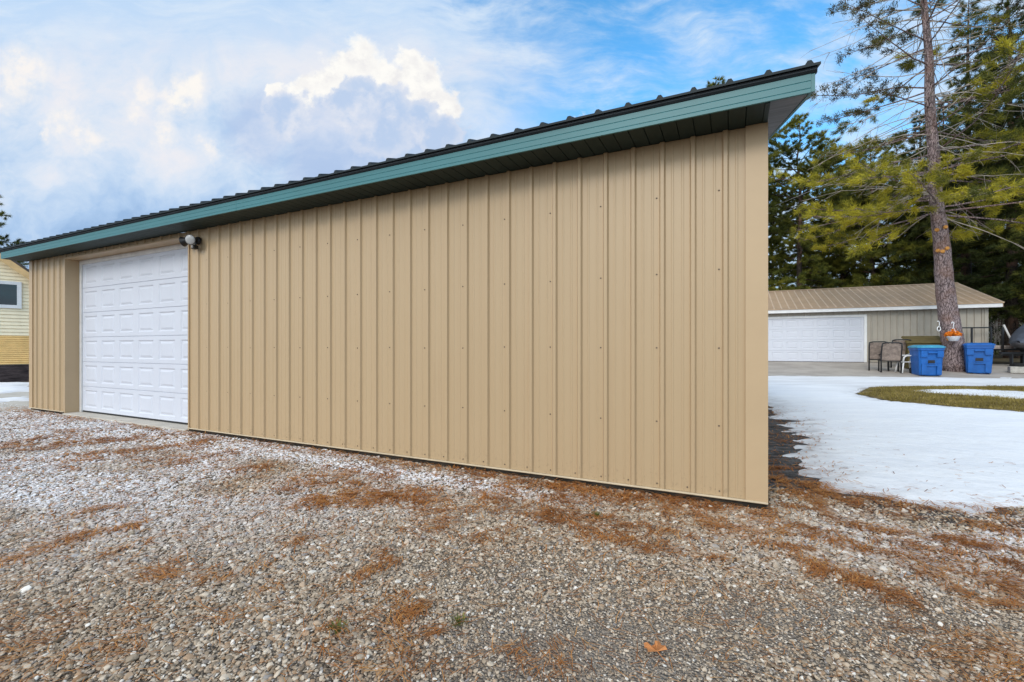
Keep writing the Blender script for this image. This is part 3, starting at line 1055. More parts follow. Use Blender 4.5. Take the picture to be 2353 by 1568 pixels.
for nm, arr in (('tone', tone), ('hue', hue), ('frost', frost)):
    at = me.attributes.new(nm, 'FLOAT', 'POINT')
    at.data.foreach_set('value', arr.astype(np.float32))
gravel = link('gravel', me, M['pebble'])
tag(gravel, 'loose grey and cream gravel stones of the yard', 'gravel', kind='stuff')


def gravel_nodes():
    t = bpy.data.node_groups.new('gravel stones', 'GeometryNodeTree')
    t.interface.new_socket('Geometry', in_out='INPUT', socket_type='NodeSocketGeometry')
    t.interface.new_socket('Geometry', in_out='OUTPUT', socket_type='NodeSocketGeometry')
    N = t.nodes
    L_ = t.links
    gi = N.new('NodeGroupInput')
    go = N.new('NodeGroupOutput')
    join = N.new('GeometryNodeJoinGeometry')
    for k in range(7):
        ico = N.new('GeometryNodeMeshIcoSphere')
        ico.inputs['Radius'].default_value = 1.0
        ico.inputs['Subdivisions'].default_value = 3
        sp = N.new('GeometryNodeSetPosition')
        ns = N.new('ShaderNodeTexNoise')
        ns.noise_dimensions = '4D'
        ns.inputs['W'].default_value = k * 7.3
        ns.inputs['Scale'].default_value = 0.85 + 0.1 * (k % 3)
        ns.inputs['Detail'].default_value = 1.5
        sb = N.new('ShaderNodeVectorMath')
        sb.operation = 'SUBTRACT'
        sb.inputs[1].default_value = (0.5, 0.5, 0.5)
        sc_ = N.new('ShaderNodeVectorMath')
        sc_.operation = 'SCALE'
        sc_.inputs['Scale'].default_value = 1.35
        L_.new(ns.outputs['Color'], sb.inputs[0])
        L_.new(sb.outputs[0], sc_.inputs[0])
        L_.new(sc_.outputs[0], sp.inputs['Offset'])
        L_.new(ico.outputs[0], sp.inputs[0])
        sm = N.new('GeometryNodeSetShadeSmooth')
        L_.new(sp.outputs[0], sm.inputs[0])
        sm2 = N.new('GeometryNodeSetMaterial')
        sm2.inputs['Material'].default_value = M['pebble']
        L_.new(sm.outputs[0], sm2.inputs[0])
        gt = N.new('GeometryNodeGeometryToInstance')
        L_.new(sm2.outputs[0], gt.inputs[0])
        L_.new(gt.outputs[0], join.inputs[0])
    inst = N.new('GeometryNodeInstanceOnPoints')
    inst.inputs['Pick Instance'].default_value = True
    L_.new(gi.outputs[0], inst.inputs['Points'])
    L_.new(join.outputs[0], inst.inputs['Instance'])
    rv = N.new('FunctionNodeRandomValue')
    rv.data_type = 'INT'
    rv.inputs['Min'].default_value = 0 if False else rv.inputs['Min'].default_value
    for s in rv.inputs:
        if s.name == 'Min' and s.type == 'INT':
            s.default_value = 0
        if s.name == 'Max' and s.type == 'INT':
            s.default_value = 6
    L_.new([s for s in rv.outputs if s.type == 'INT'][0], inst.inputs['Instance Index'])
    for nm, sock in (('rot', 'Rotation'), ('scl', 'Scale')):
        na = N.new('GeometryNodeInputNamedAttribute')
        na.data_type = 'FLOAT_VECTOR'
        na.inputs['Name'].default_value = nm
        L_.new([s for s in na.outputs if s.name == 'Attribute' and s.type == 'VECTOR'][0], inst.inputs[sock])
    L_.new(inst.outputs[0], go.inputs[0])
    return t


gm = gravel.modifiers.new('stones', 'NODES')
gm.node_group = gravel_nodes()


def fallen_needles():
    r = np.random.default_rng(17)
    n = 1000000
    Q = np.column_stack([r.uniform(-11, 9.5, n), r.uniform(1.35, 9.0, n)])
    Q = Q[np.abs(Q[:, 0]) < 1.18 * Q[:, 1] + 1.5]
    a, b = loc(Q)
    ok = ~((a > -12.3) & (a < 0.03) & (b > -0.02)) & ~((a > 1.5) & (b > 2.5))
    Q = Q[ok]
    d = drift_amount(Q)
    s = snow_sd(Q)
    d = d * np.where(s > 0.05, 0.04, 1.0)
    Q = Q[r.uniform(0, 1, len(Q)) < np.clip(d * np.where(Q[:, 1] > 4.2, 0.50, 0.78), 0.036, 1) * np.where(Q[:, 1] > 4.5, 0.6, 1.0)]
    k = len(Q)
    ln = r.uniform(0.045, 0.11, k)
    fl = fbm(Q[:, 0] * 1.6, Q[:, 1] * 1.6, 91) * 9.0
    a = fl + r.normal(0, 0.7, k)
    d1 = np.column_stack([np.cos(a), np.sin(a), r.normal(0.0, 0.16, k)]) * (ln / 2)[:, None]
    a2 = a + r.normal(0, 0.45, k)
    d2 = np.column_stack([np.cos(a2), np.sin(a2), r.normal(-0.05, 0.16, k)]) * (ln / 2)[:, None]
    wd = 0.0013 * np.clip(Q[:, 1] / 1.8, 1, 3)
    sd_ = np.column_stack([-np.sin(a), np.cos(a), np.zeros(k)]) * wd[:, None]
    z = ground_z(Q[:, 0], Q[:, 1]) + r.uniform(0.008, 0.026, k)
    p0 = np.column_stack([Q, z])
    p1 = p0 + d1
    p2 = p1 + d2
    V = np.stack([p0 - sd_, p0 + sd_, p1 - sd_, p1 + sd_, p2 - sd_ * .6, p2 + sd_ * .6], 1).reshape(-1, 3)
    i = np.arange(k)[:, None] * 6
    Fn = np.concatenate([i + np.array([[0, 1, 3, 2]]), i + np.array([[2, 3, 5, 4]])])
    tint = np.clip(r.normal(0.50, 0.27, k) + (fbm(Q[:, 0] * 4, Q[:, 1] * 4, 95) - .5) * 0.7, 0, 1)
    o = np_mesh('fallen_needles', V, Fn, M['litter'], attrs={'tint': np.repeat(tint, 6)})
    tag(o, 'drifts of fallen orange brown pine needles on the gravel', 'pine needles', kind='stuff')


fallen_needles()


# ------------------------------------------------------------------ ribbed steel
RIB = 0.2286


def rib_profile(s0, s1, off, h=0.022, minor=True, w=0.025, wt=0.013):
    """breakpoints (s, height) of ribbed sheet between s0 and s1; a rib stands at off + k*RIB"""
    pts = []
    k0 = int(math.floor((s0 - off) / RIB)) - 1
    k1 = int(math.ceil((s1 - off) / RIB)) + 1
    for k in range(k0, k1 + 1):
        c = off + k * RIB
        pts += [(c - w, 0), (c - wt, h), (c + wt, h), (c + w, 0)]
        if minor:
            for q in (0.0762, 0.1524):
                pts += [(c + q - 0.011, 0), (c + q - 0.005, 0.003), (c + q + 0.005, 0.003), (c + q + 0.011, 0)]
    out = []
    for i, (s, hh) in enumerate(pts):
        if s0 < s < s1:
            out.append((s, hh))

    def at(s):
        for (a, ha), (b, hb) in zip(pts, pts[1:]):
            if a <= s <= b:
                return ha + (hb - ha) * (s - a) / max(b - a, 1e-9)
        return 0
    return [(s0, at(s0))] + out + [(s1, at(s1))]


def siding(mb, s0, s1, z0, ztop, place, off, **kw):
    """vertical ribbed sheet; place(s, h, z) -> point, ztop(s) -> top height"""
    pr = rib_profile(s0, s1, off, **kw)
    vs_, fs_ = [], []
    for (s, h) in pr:
        vs_ += [place(s, h, z0), place(s, h, ztop(s)), place(s, -0.01, z0), place(s, -0.01, ztop(s))]
    for i in range(len(pr) - 1):
        a, b = i * 4, i * 4 + 4
        fs_ += [(a, b, b + 1, a + 1), (a + 2, a + 3, b + 3, b + 2), (a, a + 2, b + 2, b), (a + 1, b + 1, b + 3, a + 3)]
    mb.add(vs_, fs_)


def roof_slope(mb, x0, x1, ya, za, yb, zb, off, h=0.02, th=0.022, w=0.024, wt=0.010, minor=False):
    """ribbed roof sheet from eave (ya, za) to ridge (yb, zb)"""
    pr = rib_profile(x0, x1, off, h=h, minor=minor, w=w, wt=wt)
    vs_, fs_ = [], []
    for (s, hh) in pr:
        vs_ += [(s, ya, za + hh), (s, yb, zb + hh), (s, ya, za - th), (s, yb, zb - th)]
    for i in range(len(pr) - 1):
        a, b = i * 4, i * 4 + 4
        fs_ += [(a, b, b + 1, a + 1), (a + 2, a + 3, b + 3, b + 2), (a, a + 2, b + 2, b)]
    e = (len(pr) - 1) * 4
    fs_ += [(0, 1, 3, 2), (e, e + 2, e + 3, e + 1)]
    mb.add(vs_, fs_)


def screw(mb, p, axis_, r_=0.0068):
    """hex-washer screw head standing off a sheet"""
    q = Vector(axis_).normalized().to_track_quat('Z', 'Y').to_matrix().to_4x4()
    q.translation = Vector(p)
    mb.lathe([(r_, 0), (r_, 0.002), (r_ * 0.62, 0.0025), (r_ * 0.62, 0.007)], 6, q)


def panel_section(mb, x0, x1, z0, z1, y, cols, px=0.075, pz=0.062, th=0.045):
    """one door section facing -y with pressed raised panels"""
    W_ = (x1 - x0) / cols
    vs_, fs_ = [], []

    def V_(p):
        vs_.append(p)
        return len(vs_) - 1
    for c in range(cols):
        a, b = x0 + c * W_, x0 + (c + 1) * W_
        rings = []
        for (ix, iz, dy) in ((0, 0, 0.0), (px, pz, 0.0), (px + 0.022, pz + 0.018, 0.012), (px + 0.036, pz + 0.028, 0.012), (px + 0.075, pz + 0.058, 0.002)):
            rings.append([V_((a + ix, y + dy, z0 + iz)), V_((b - ix, y + dy, z0 + iz)), V_((b - ix, y + dy, z1 - iz)), V_((a + ix, y + dy, z1 - iz))])
        for r0, r1 in zip(rings, rings[1:]):
            for i in range(4):
                j = (i + 1) % 4
                fs_.append((r0[i], r0[j], r1[j], r1[i]))
        fs_.append(tuple(rings[-1]))
    mb.add(vs_, fs_)
    # rounded lips at the joints, back and ends
    mb.add([(x0, y, z1), (x1, y, z1), (x1, y + 0.010, z1 + 0.0045), (x0, y + 0.010, z1 + 0.0045)], [(0, 1, 2, 3)])
    mb.add([(x0, y, z0), (x1, y, z0), (x1, y + 0.010, z0 - 0.0045), (x0, y + 0.010, z0 - 0.0045)], [(3, 2, 1, 0)])
    mb.box((x0, y + 0.02, z0 - 0.001), (x1, y + th, z1 + 0.001))


# ------------------------------------------------------------------ the long tan building
SOF = 2.825
OV = 0.32
SL = 1 / 3.0
DEP = 9.14
DX0, DX1, DTOP = -10.78, -7.118, 2.742       # door opening
G0, G1 = -L - 0.20, 0.264                    # gable overhangs
RO = -1.136 * RIB                            # first rib
bld = empty('metal_outbuilding', (C0[0], C0[1], 0), YAW)
tag(bld, 'long tan ribbed steel building with teal eaves and a white door', 'building')


def front(s, h, z):
    return (s, -h, z)


mb = MB()
ZB = 0.055
siding(mb, -L + 0.11, DX0 - 0.02, ZB, lambda s: SOF - 0.004, front, RO)
siding(mb, DX0 - 0.02, DX1 + 0.02, DTOP + 0.012, lambda s: SOF - 0.004, front, RO)
siding(mb, DX1 + 0.02, -0.125, ZB, lambda s: SOF - 0.004, front, RO)
mb.m2 = (len(mb.f), M['screw'])
for k in range(0, 52):
    x = RO - k * RIB
    if DX0 - 0.1 < x < DX1 + 0.1 or x < -L + 0.2:
        continue
    screw(mb, (x - 0.042, 0, ZB + 0.035), (0, -1, 0))
    if k % 2 == 0:
        for zz in (0.589, 1.183, 1.777, 2.385):
            screw(mb, (x - 0.045, 0, zz + random.uniform(-0.006, 0.006)), (0, -1, 0))
mb.build('siding', M['tan'], bld)


def roofz(y):
    yy = min(y, DEP - y)
    return 2.978 + (yy + 0.39) * SL


mb = MB()
siding(mb, 0.12, DEP - 0.12, ZB, lambda s: roofz(s) - 0.03, lambda s, h, z: (h, s, z), 0.2)
mb.build('gable_wall', M['tan'], bld)
mb = MB()
siding(mb, 0.12, DEP - 0.12, ZB, lambda s: roofz(s) - 0.03, lambda s, h, z: (-L - h, s, z), 0.2)
mb.build('gable_wall', M['tan'], bld)
mb = MB()
siding(mb, -L + 0.11, -0.11, ZB, lambda s: SOF - 0.004, lambda s, h, z: (s, DEP + h, z), RO)
mb.build('back_wall', M['tan'], bld)
# corner trims wrap both faces
for (xa, xb, sx) in ((-0.125, 0.021, 1), (-L - 0.021, -L + 0.11, -1)):
    for (ya, yb, yc, yd) in ((-0.021, -0.002, -0.002, 0.125), (DEP + 0.002, DEP + 0.021, DEP - 0.125, DEP + 0.002)):
        mb = MB()
        mb.box((xa, ya, ZB - 0.012), (xb, yb, SOF - 0.003))
        e0, e1 = (0.002, 0.021) if sx > 0 else (-L - 0.021, -L - 0.002)
        mb.box((e0, yc, ZB - 0.012), (e1, yd, SOF + 0.10))
        mb.build('corner_trim', M['tan_trim'], bld)
# base trim: a small drip flange, with the dark treated board under it
for (xa, xb) in ((-L, DX0 - 0.03), (DX1 + 0.03, 0.02)):
    mb = MB()
    mb.extrude_x([(-0.030, 0.042), (-0.034, 0.047), (-0.024, 0.056), (0.0, 0.054), (0.0, 0.042)], xa, xb)
    mb.build('base_trim', M['base_trim'], bld)
    mb = MB()
    mb.box((xa + 0.02, -0.008, -0.12), (xb - 0.03, 0.03, 0.042))
    mb.build('grade_board', M['grade_board'], bld)
mb = MB()
mb.box((-0.03, 0.0, -0.12), (0.012, DEP, 0.03))
mb.build('grade_board', M['grade_board'], bld)

# soffit with V grooves
mb = MB()
xs = []
x = G0 + 0.03
pr = []
while x < -0.012:
    pr += [(x, 0), (x + 0.004, 0.009), (x + 0.008, 0)]
    x += RIB / 2
pr = [(G0, 0)] + [p for p in pr if p[0] < -0.002] + [(0.0, 0)]
vs_, fs_ = [], []
for (s, h) in pr:
    vs_ += [(s, -OV, SOF + h), (s, 0.0, SOF + h), (s, -OV, SOF + 0.02), (s, 0.0, SOF + 0.02)]
for i in range(len(pr) - 1):
    a, b = i * 4, i * 4 + 4
    fs_ += [(a, a + 1, b + 1, b), (a + 2, b + 2, b + 3, a + 3)]
mb.add(vs_, fs_)
mb.box((-0.014, -OV + 0.002, SOF - 0.006), (0.016, -0.022, SOF + 0.006))
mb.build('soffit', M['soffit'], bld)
mb = MB()
mb.extrude_x([(-OV, SOF + 0.0205), (0.0, SOF + 0.0205), (0.0, SOF + OV * SL + 0.02)], 0.0, 0.012)
mb.build('eave_return', M['teal'], bld)
# rake soffits (sloping) and rake boards
for (xa, xb) in ((0.0125, G1 - 0.022), (G0 + 0.022, -L - 0.0225)):
    mb = MB()
    for (y0, y1) in ((-OV, DEP / 2), (DEP + OV, DEP / 2)):
        n_ = 52
        for i in range(n_):
            t0, t1 = i / n_, (i + 1) / n_
            ya, yb = y0 + (y1 - y0) * t0, y0 + (y1 - y0) * t1
            za, zb = SOF + 0.012 + OV * 0 + abs(ya - y0) * SL, SOF + 0.012 + abs(yb - y0) * SL
            ym = ya + (yb - ya) * 0.1
            zm = za + (zb - za) * 0.1 + 0.014
            mb.add([(xa, ya, za), (xb, ya, za), (xb, ym, zm), (xa, ym, zm), (xb, yb, zb), (xa, yb, zb)], [(0, 1, 2, 3), (3, 2, 4, 5)])
    mb.build('rake_soffit', M['rake_soffit'], bld)
for (xa, xb) in ((G1 - 0.022, G1), (G0, G0 + 0.022)):
    for (y0, y1) in ((-OV - 0.022, DEP / 2), (DEP + OV + 0.022, DEP / 2)):
        za, zb = SOF, SOF + abs(y1 - y0) * SL
        mb = MB()
        q = [(xa, y0, za), (xb, y0, za), (xb, y1, zb), (xa, y1, zb)]
        mb.add(q + [(p[0], p[1], p[2] + 0.116) for p in q], [(0, 1, 2, 3), (4, 7, 6, 5), (0, 4, 5, 1), (1, 5, 6, 2), (2, 6, 7, 3), (3, 7, 4, 0)])
        mb.build('rake_board', M['teal'], bld)
        mb = MB()
        ex = 0.012 if xa > -1 else -0.012
        q = [(xa + ex, y0, za + 0.1165), (xb + ex, y0, za + 0.1165), (xb + ex, y1, zb + 0.1165), (xa + ex, y1, zb + 0.1165)]
        mb.add(q + [(p[0], p[1], p[2] + 0.030) for p in q], [(0, 1, 2, 3), (4, 7, 6, 5), (0, 4, 5, 1), (1, 5, 6, 2), (2, 6, 7, 3), (3, 7, 4, 0)])
        mb.build('rake_trim', M['dark_green'], bld)
# fascia: pressed steel with two long creases, lapped lengths
fp = [(-OV - 0.001, SOF + 0.001), (-OV - 0.012, SOF - 0.006), (-OV - 0.024, SOF - 0.004), (-OV - 0.024, SOF + 0.020), (-OV - 0.0215, SOF + 0.023), (-OV - 0.024, SOF + 0.026),
      (-OV - 0.024, SOF + 0.068), (-OV - 0.0215, SOF + 0.071), (-OV - 0.024, SOF + 0.074), (-OV - 0.024, SOF + 0.115), (-OV - 0.001, SOF + 0.115)]
for (xa, xb, dy) in ((G0 + 0.023, -9.2, 0), (-9.199, -5.55, 0.0012), (-5.549, -2.1, 0), (-2.099, G1 - 0.023, 0.0012)):
    mb = MB()
    mb.extrude_x([(y - dy, z) for (y, z) in fp], xa, xb)
    mb.build('fascia', M['teal'], bld)
mb = MB()
mb.extrude_x([(-OV - 0.002, SOF + 0.117), (-OV - 0.030, SOF + 0.117), (-OV - 0.045, SOF + 0.128), (-OV - 0.045, SOF + 0.146), (-OV - 0.002, SOF + 0.146)], G0 - 0.01, G1 + 0.01)
mb.build('eave_trim', M['eave'], bld)
mb = MB()
ZE = 2.984
roof_slope(mb, G0 - 0.025, G1 + 0.025, -OV - 0.065, ZE, DEP / 2, ZE + (OV + 0.065 + DEP / 2) * SL, RO + 0.03, h=0.023, th=0.016)
mb.build('roof', M['dark_green'], bld)
mb = MB()
roof_slope(mb, G0 - 0.025, G1 + 0.025, DEP + OV + 0.065, ZE, DEP / 2, ZE + (OV + 0.065 + DEP / 2) * SL, RO + 0.03, h=0.023, th=0.016)
mb.build('roof', M['dark_green'], bld)
mb = MB()
zr = ZE + (OV + 0.065 + DEP / 2) * SL
mb.extrude_x([(DEP / 2 - 0.22, zr - 0.045), (DEP / 2, zr + 0.03), (DEP / 2 + 0.22, zr - 0.045), (DEP / 2, zr + 0.026)], G0 - 0.03, G1 + 0.03)
mb.build('ridge_cap', M['dark_green'], bld)

# door recess: tan returns, white frame, sectional door
RD = 0.175
mb = MB()
mb.box((DX0 - 0.022, -0.020, 0.02), (DX0, RD + 0.06, DTOP + 0.02))
mb.box((DX1, -0.020, 0.02), (DX1 + 0.022, RD + 0.06, DTOP + 0.02))
mb.box((DX0, -0.0205, DTOP), (DX1, RD + 0.06, DTOP + 0.02))
mb.build('door_return', M['tan_trim'], bld)
dr = empty('garage_door', (0, 0, 0))
dr.parent = bld
mb = MB()
mb.box((DX0 + 0.001, RD, 0.03), (DX0 + 0.075, RD + 0.03, DTOP - 0.001), bev=0.004)
mb.box((DX1 - 0.075, RD, 0.03), (DX1 - 0.001, RD + 0.03, DTOP - 0.001), bev=0.004)
mb.box((DX0 + 0.076, RD, DTOP - 0.075), (DX1 - 0.076, RD + 0.03, DTOP - 0.001), bev=0.004)
mb.build('door_frame', M['white_wood'], dr)
zs0 = 0.055
hh = (DTOP - 0.06 - zs0) / 6
for k in range(6):
    mb = MB()
    panel_section(mb, DX0 + 0.066, DX1 - 0.066, zs0 + k * hh + 0.005, zs0 + (k + 1) * hh - 0.005, RD + 0.022, 6)
    mb.build('door_section', M['door_white'], dr)
mb = MB()
mb.box((DX0 + 0.07, RD + 0.026, 0.031), (DX1 - 0.07, RD + 0.06, zs0 + 0.004))
mb.box((DX0 + 0.05, RD + 0.02, 0.031), (DX0 + 0.072, RD + 0.026, DTOP - 0.07))
mb.build('weather_seal', M['rubber'], dr)
mb = MB()
mb.box((DX0 + 0.002, -0.06, -0.15), (DX1 - 0.002, RD + 0.3, 0.03), bev=0.008)
mb.build('door_sill', M['concrete'], bld)
mb = MB()
mb.box((DX1 - 0.013, -0.012, 0.03), (DX1 - 0.001, RD - 0.002, DTOP - 0.002))
mb.build('weather_strip', M['rubber'], bld)
# unseen panel added inside to stop light leaks
mb = MB()
mb.box((-L + 0.05, RD + 0.33, -0.1), (-0.05, RD + 0.35, SOF))
mb.build('light_block', M['grade_board'], bld)


# ------------------------------------------------------------------ twin floodlight on the wall
def floodlight():
    e = empty('floodlight', (*wpt(-6.86, -0.02), 2.66), YAW)
    tag(e, 'black twin head floodlight mounted beside the white door', 'floodlight')
    q = Matrix.Rotation(R(90), 4, 'X')
    mb = MB()
    mb.lathe([(0.055, 0.0), (0.055, 0.02), (0.045, 0.035), (0.0, 0.036)], 20, q, False)
    mb.build('mount_plate', M['black'], e, True)
    mb = MB()
    mb.tube([(0, -0.03, -0.005), (0.0, -0.06, -0.01), (0.015, -0.075, 0.0)], 0.014, 10)
    mb.tube([(0, -0.03, -0.005), (-0.04, -0.06, 0.0), (-0.075, -0.07, 0.01)], 0.014, 10)
    mb.build('swivel_arm', M['black'], e, True)
    mb = MB()
    mb.box((-0.035, -0.085, -0.125), (0.035, -0.02, -0.07), bev=0.008)
    mb.tube([(0, -0.04, -0.075), (0, -0.04, -0.02)], 0.012, 8)
    mb.build('motion_sensor', M['black'], e)
    mb = MB()
    q2 = Matrix.Rotation(R(90), 4, 'X')
    q2.translation = Vector((0, -0.084, -0.095))
    mb.lathe([(0.022, 0), (0.016, 0.012), (0.0, 0.016)], 12, q2, False)
    mb.build('sensor_lens', M['lens'], e, True)
    for (p, d) in (((0.02, -0.06, 0.0), (0.50, -0.85, -0.22)), ((-0.075, -0.065, 0.012), (-0.92, -0.42, -0.28))):
        q = Vector(d).normalized().to_track_quat('Z', 'Y').to_matrix().to_4x4()
        q.translation = Vector(p)
        h = MB().lathe([(0.0, -0.035), (0.024, -0.033), (0.030, -0.01), (0.034, 0.02), (0.046, 0.055), (0.066, 0.105), (0.070, 0.112), (0.066, 0.114), (0.060, 0.104)], 28, q, False).build('lamp_head', M['black'], e, True)
        MB().lathe([(0.0655, 0.104), (0.064, 0.111), (0.048, 0.120), (0.026, 0.124), (0.0, 0.125)], 28, q, False).build('lens', M['lens'], h, True)


floodlight()

# ------------------------------------------------------------------ yellow house on the left
def yellow_house():
    e = empty('yellow_house', (-17.13, 15.7, 0), R(45.6))
    tag(e, 'pale yellow lap sided house with white window at left edge', 'house')
    SLH, RX, RZ = 0.86, -2.5, 6.02          # roof pitch, ridge place
    HW = 4.6
    EZ = RZ - HW * SLH
    W0, W1 = RX - HW, RX + HW
    # lap siding: overlapping boards
    mb = MB()
    z = 1.60
    while z < RZ:
        z1 = z + 0.12
        hw = min(HW, (RZ - z) / SLH) - 0.02
        if hw < 0.1:
            break
        xl, xr = RX - hw, RX + hw
        mb.add([(xl, -0.040, z), (xr, -0.040, z), (xr, -0.008, z1 + 0.01), (xl, -0.008, z1 + 0.01), (xl, -0.006, z), (xr, -0.006, z)],
               [(0, 1, 2, 3), (4, 5, 1, 0)])
        z = z1
    mb.add([(W0, 0, 0), (W1, 0, 0), (W1, 0, EZ), (RX, 0, RZ), (W0, 0, EZ)], [(0, 1, 2, 3, 4)])
    mb.add([(W1, 0, 0), (W1, 8, 0), (W1, 8, EZ), (W1, 0, EZ)], [(0, 1, 2, 3)])
    mb.add([(W0, 8, 0), (W0, 0, 0), (W0, 0, EZ), (W0, 8, EZ)], [(0, 1, 2, 3)])
    mb.add([(W1, 8, 0), (W0, 8, 0), (W0, 8, EZ), (RX, 8, RZ), (W1, 8, EZ)], [(0, 1, 2, 3, 4)])
    mb.build('wall', M['yellow'], e)
    mb = MB()
    z = 0.60
    while z < 1.585:
        mb.extrude_x([(-0.006, z), (-0.034, z + 0.012), (-0.036, z + 0.035), (-0.010, z + 0.066), (-0.006, z + 0.066)], W0, W1)
        z += 0.0665
    mb.build('skirting', M['ochre'], e)
    mb = MB()
    mb.box((W0, -0.05, -0.2), (W1 + 0.04, 0.5, 0.59), bev=0.02)
    mb.build('foundation', M['foundation'], e)
    win = MB()
    x0, x1, z0, z1 = -1.15, 0.15, 2.53, 3.45
    win.box((x0, -0.075, z0), (x1, -0.02, z0 + 0.11))
    win.box((x0, -0.075, z1 - 0.11), (x1, -0.02, z1))
    win.box((x0, -0.074, z0 + 0.1105), (x0 + 0.11, -0.02, z1 - 0.1105))
    win.box((x1 - 0.11, -0.074, z0 + 0.1105), (x1, -0.02, z1 - 0.1105))
    win.box((x0 + 0.62, -0.060, z0 + 0.111), (x0 + 0.67, -0.02, z1 - 0.111))
    w = win.build('window', M['trim_white'], e)
    MB().box((x0 + 0.1, -0.045, z0 + 0.1), (x1 - 0.1, -0.036, z1 - 0.1)).build('pane', M['glass'], w)
    for sgn in (1, -1):
        mb = MB()
        xa, za = RX, RZ + 0.06
        xb, zb = RX + sgn * (HW + 0.4), RZ + 0.06 - (HW + 0.4) * SLH
        d = Vector((xb - xa, 0, zb - za)).normalized()
        up = Vector((-d.z * sgn, 0, d.x * sgn))
        for (ya, yb, t0, t1, nm, m_) in ((-0.30, 8.3, 0.10, 0.17, 'roof', M['shingle']), (-0.30, -0.26, -0.09, 0.098, 'rake_board', M['cedar'])):
            mb = MB()
            q = [Vector((xa, ya, za)) + up * t0, Vector((xb, ya, zb)) + up * t0, Vector((xb, ya, zb)) + up * t1, Vector((xa, ya, za)) + up * t1]
            mb.add(q + [p + Vector((0, yb - ya, 0)) for p in q], [(0, 1, 2, 3), (4, 7, 6, 5), (0, 4, 5, 1), (1, 5, 6, 2), (2, 6, 7, 3), (3, 7, 4, 0)])
            mb.build(nm, m_, e)
        mb = MB()
        q = [Vector((xa, -0.259, za)) + up * 0.05, Vector((xb, -0.259, zb)) + up * 0.05]
        mb.add([q[0], q[1], q[1] + Vector((0, 0.255, 0)), q[0] + Vector((0, 0.255, 0))], [(0, 1, 2, 3)])
        mb.build('rake_soffit', M['yellow'], e)


yellow_house()


# ------------------------------------------------------------------ far garage
GT = 21.44
GZ = 0.505


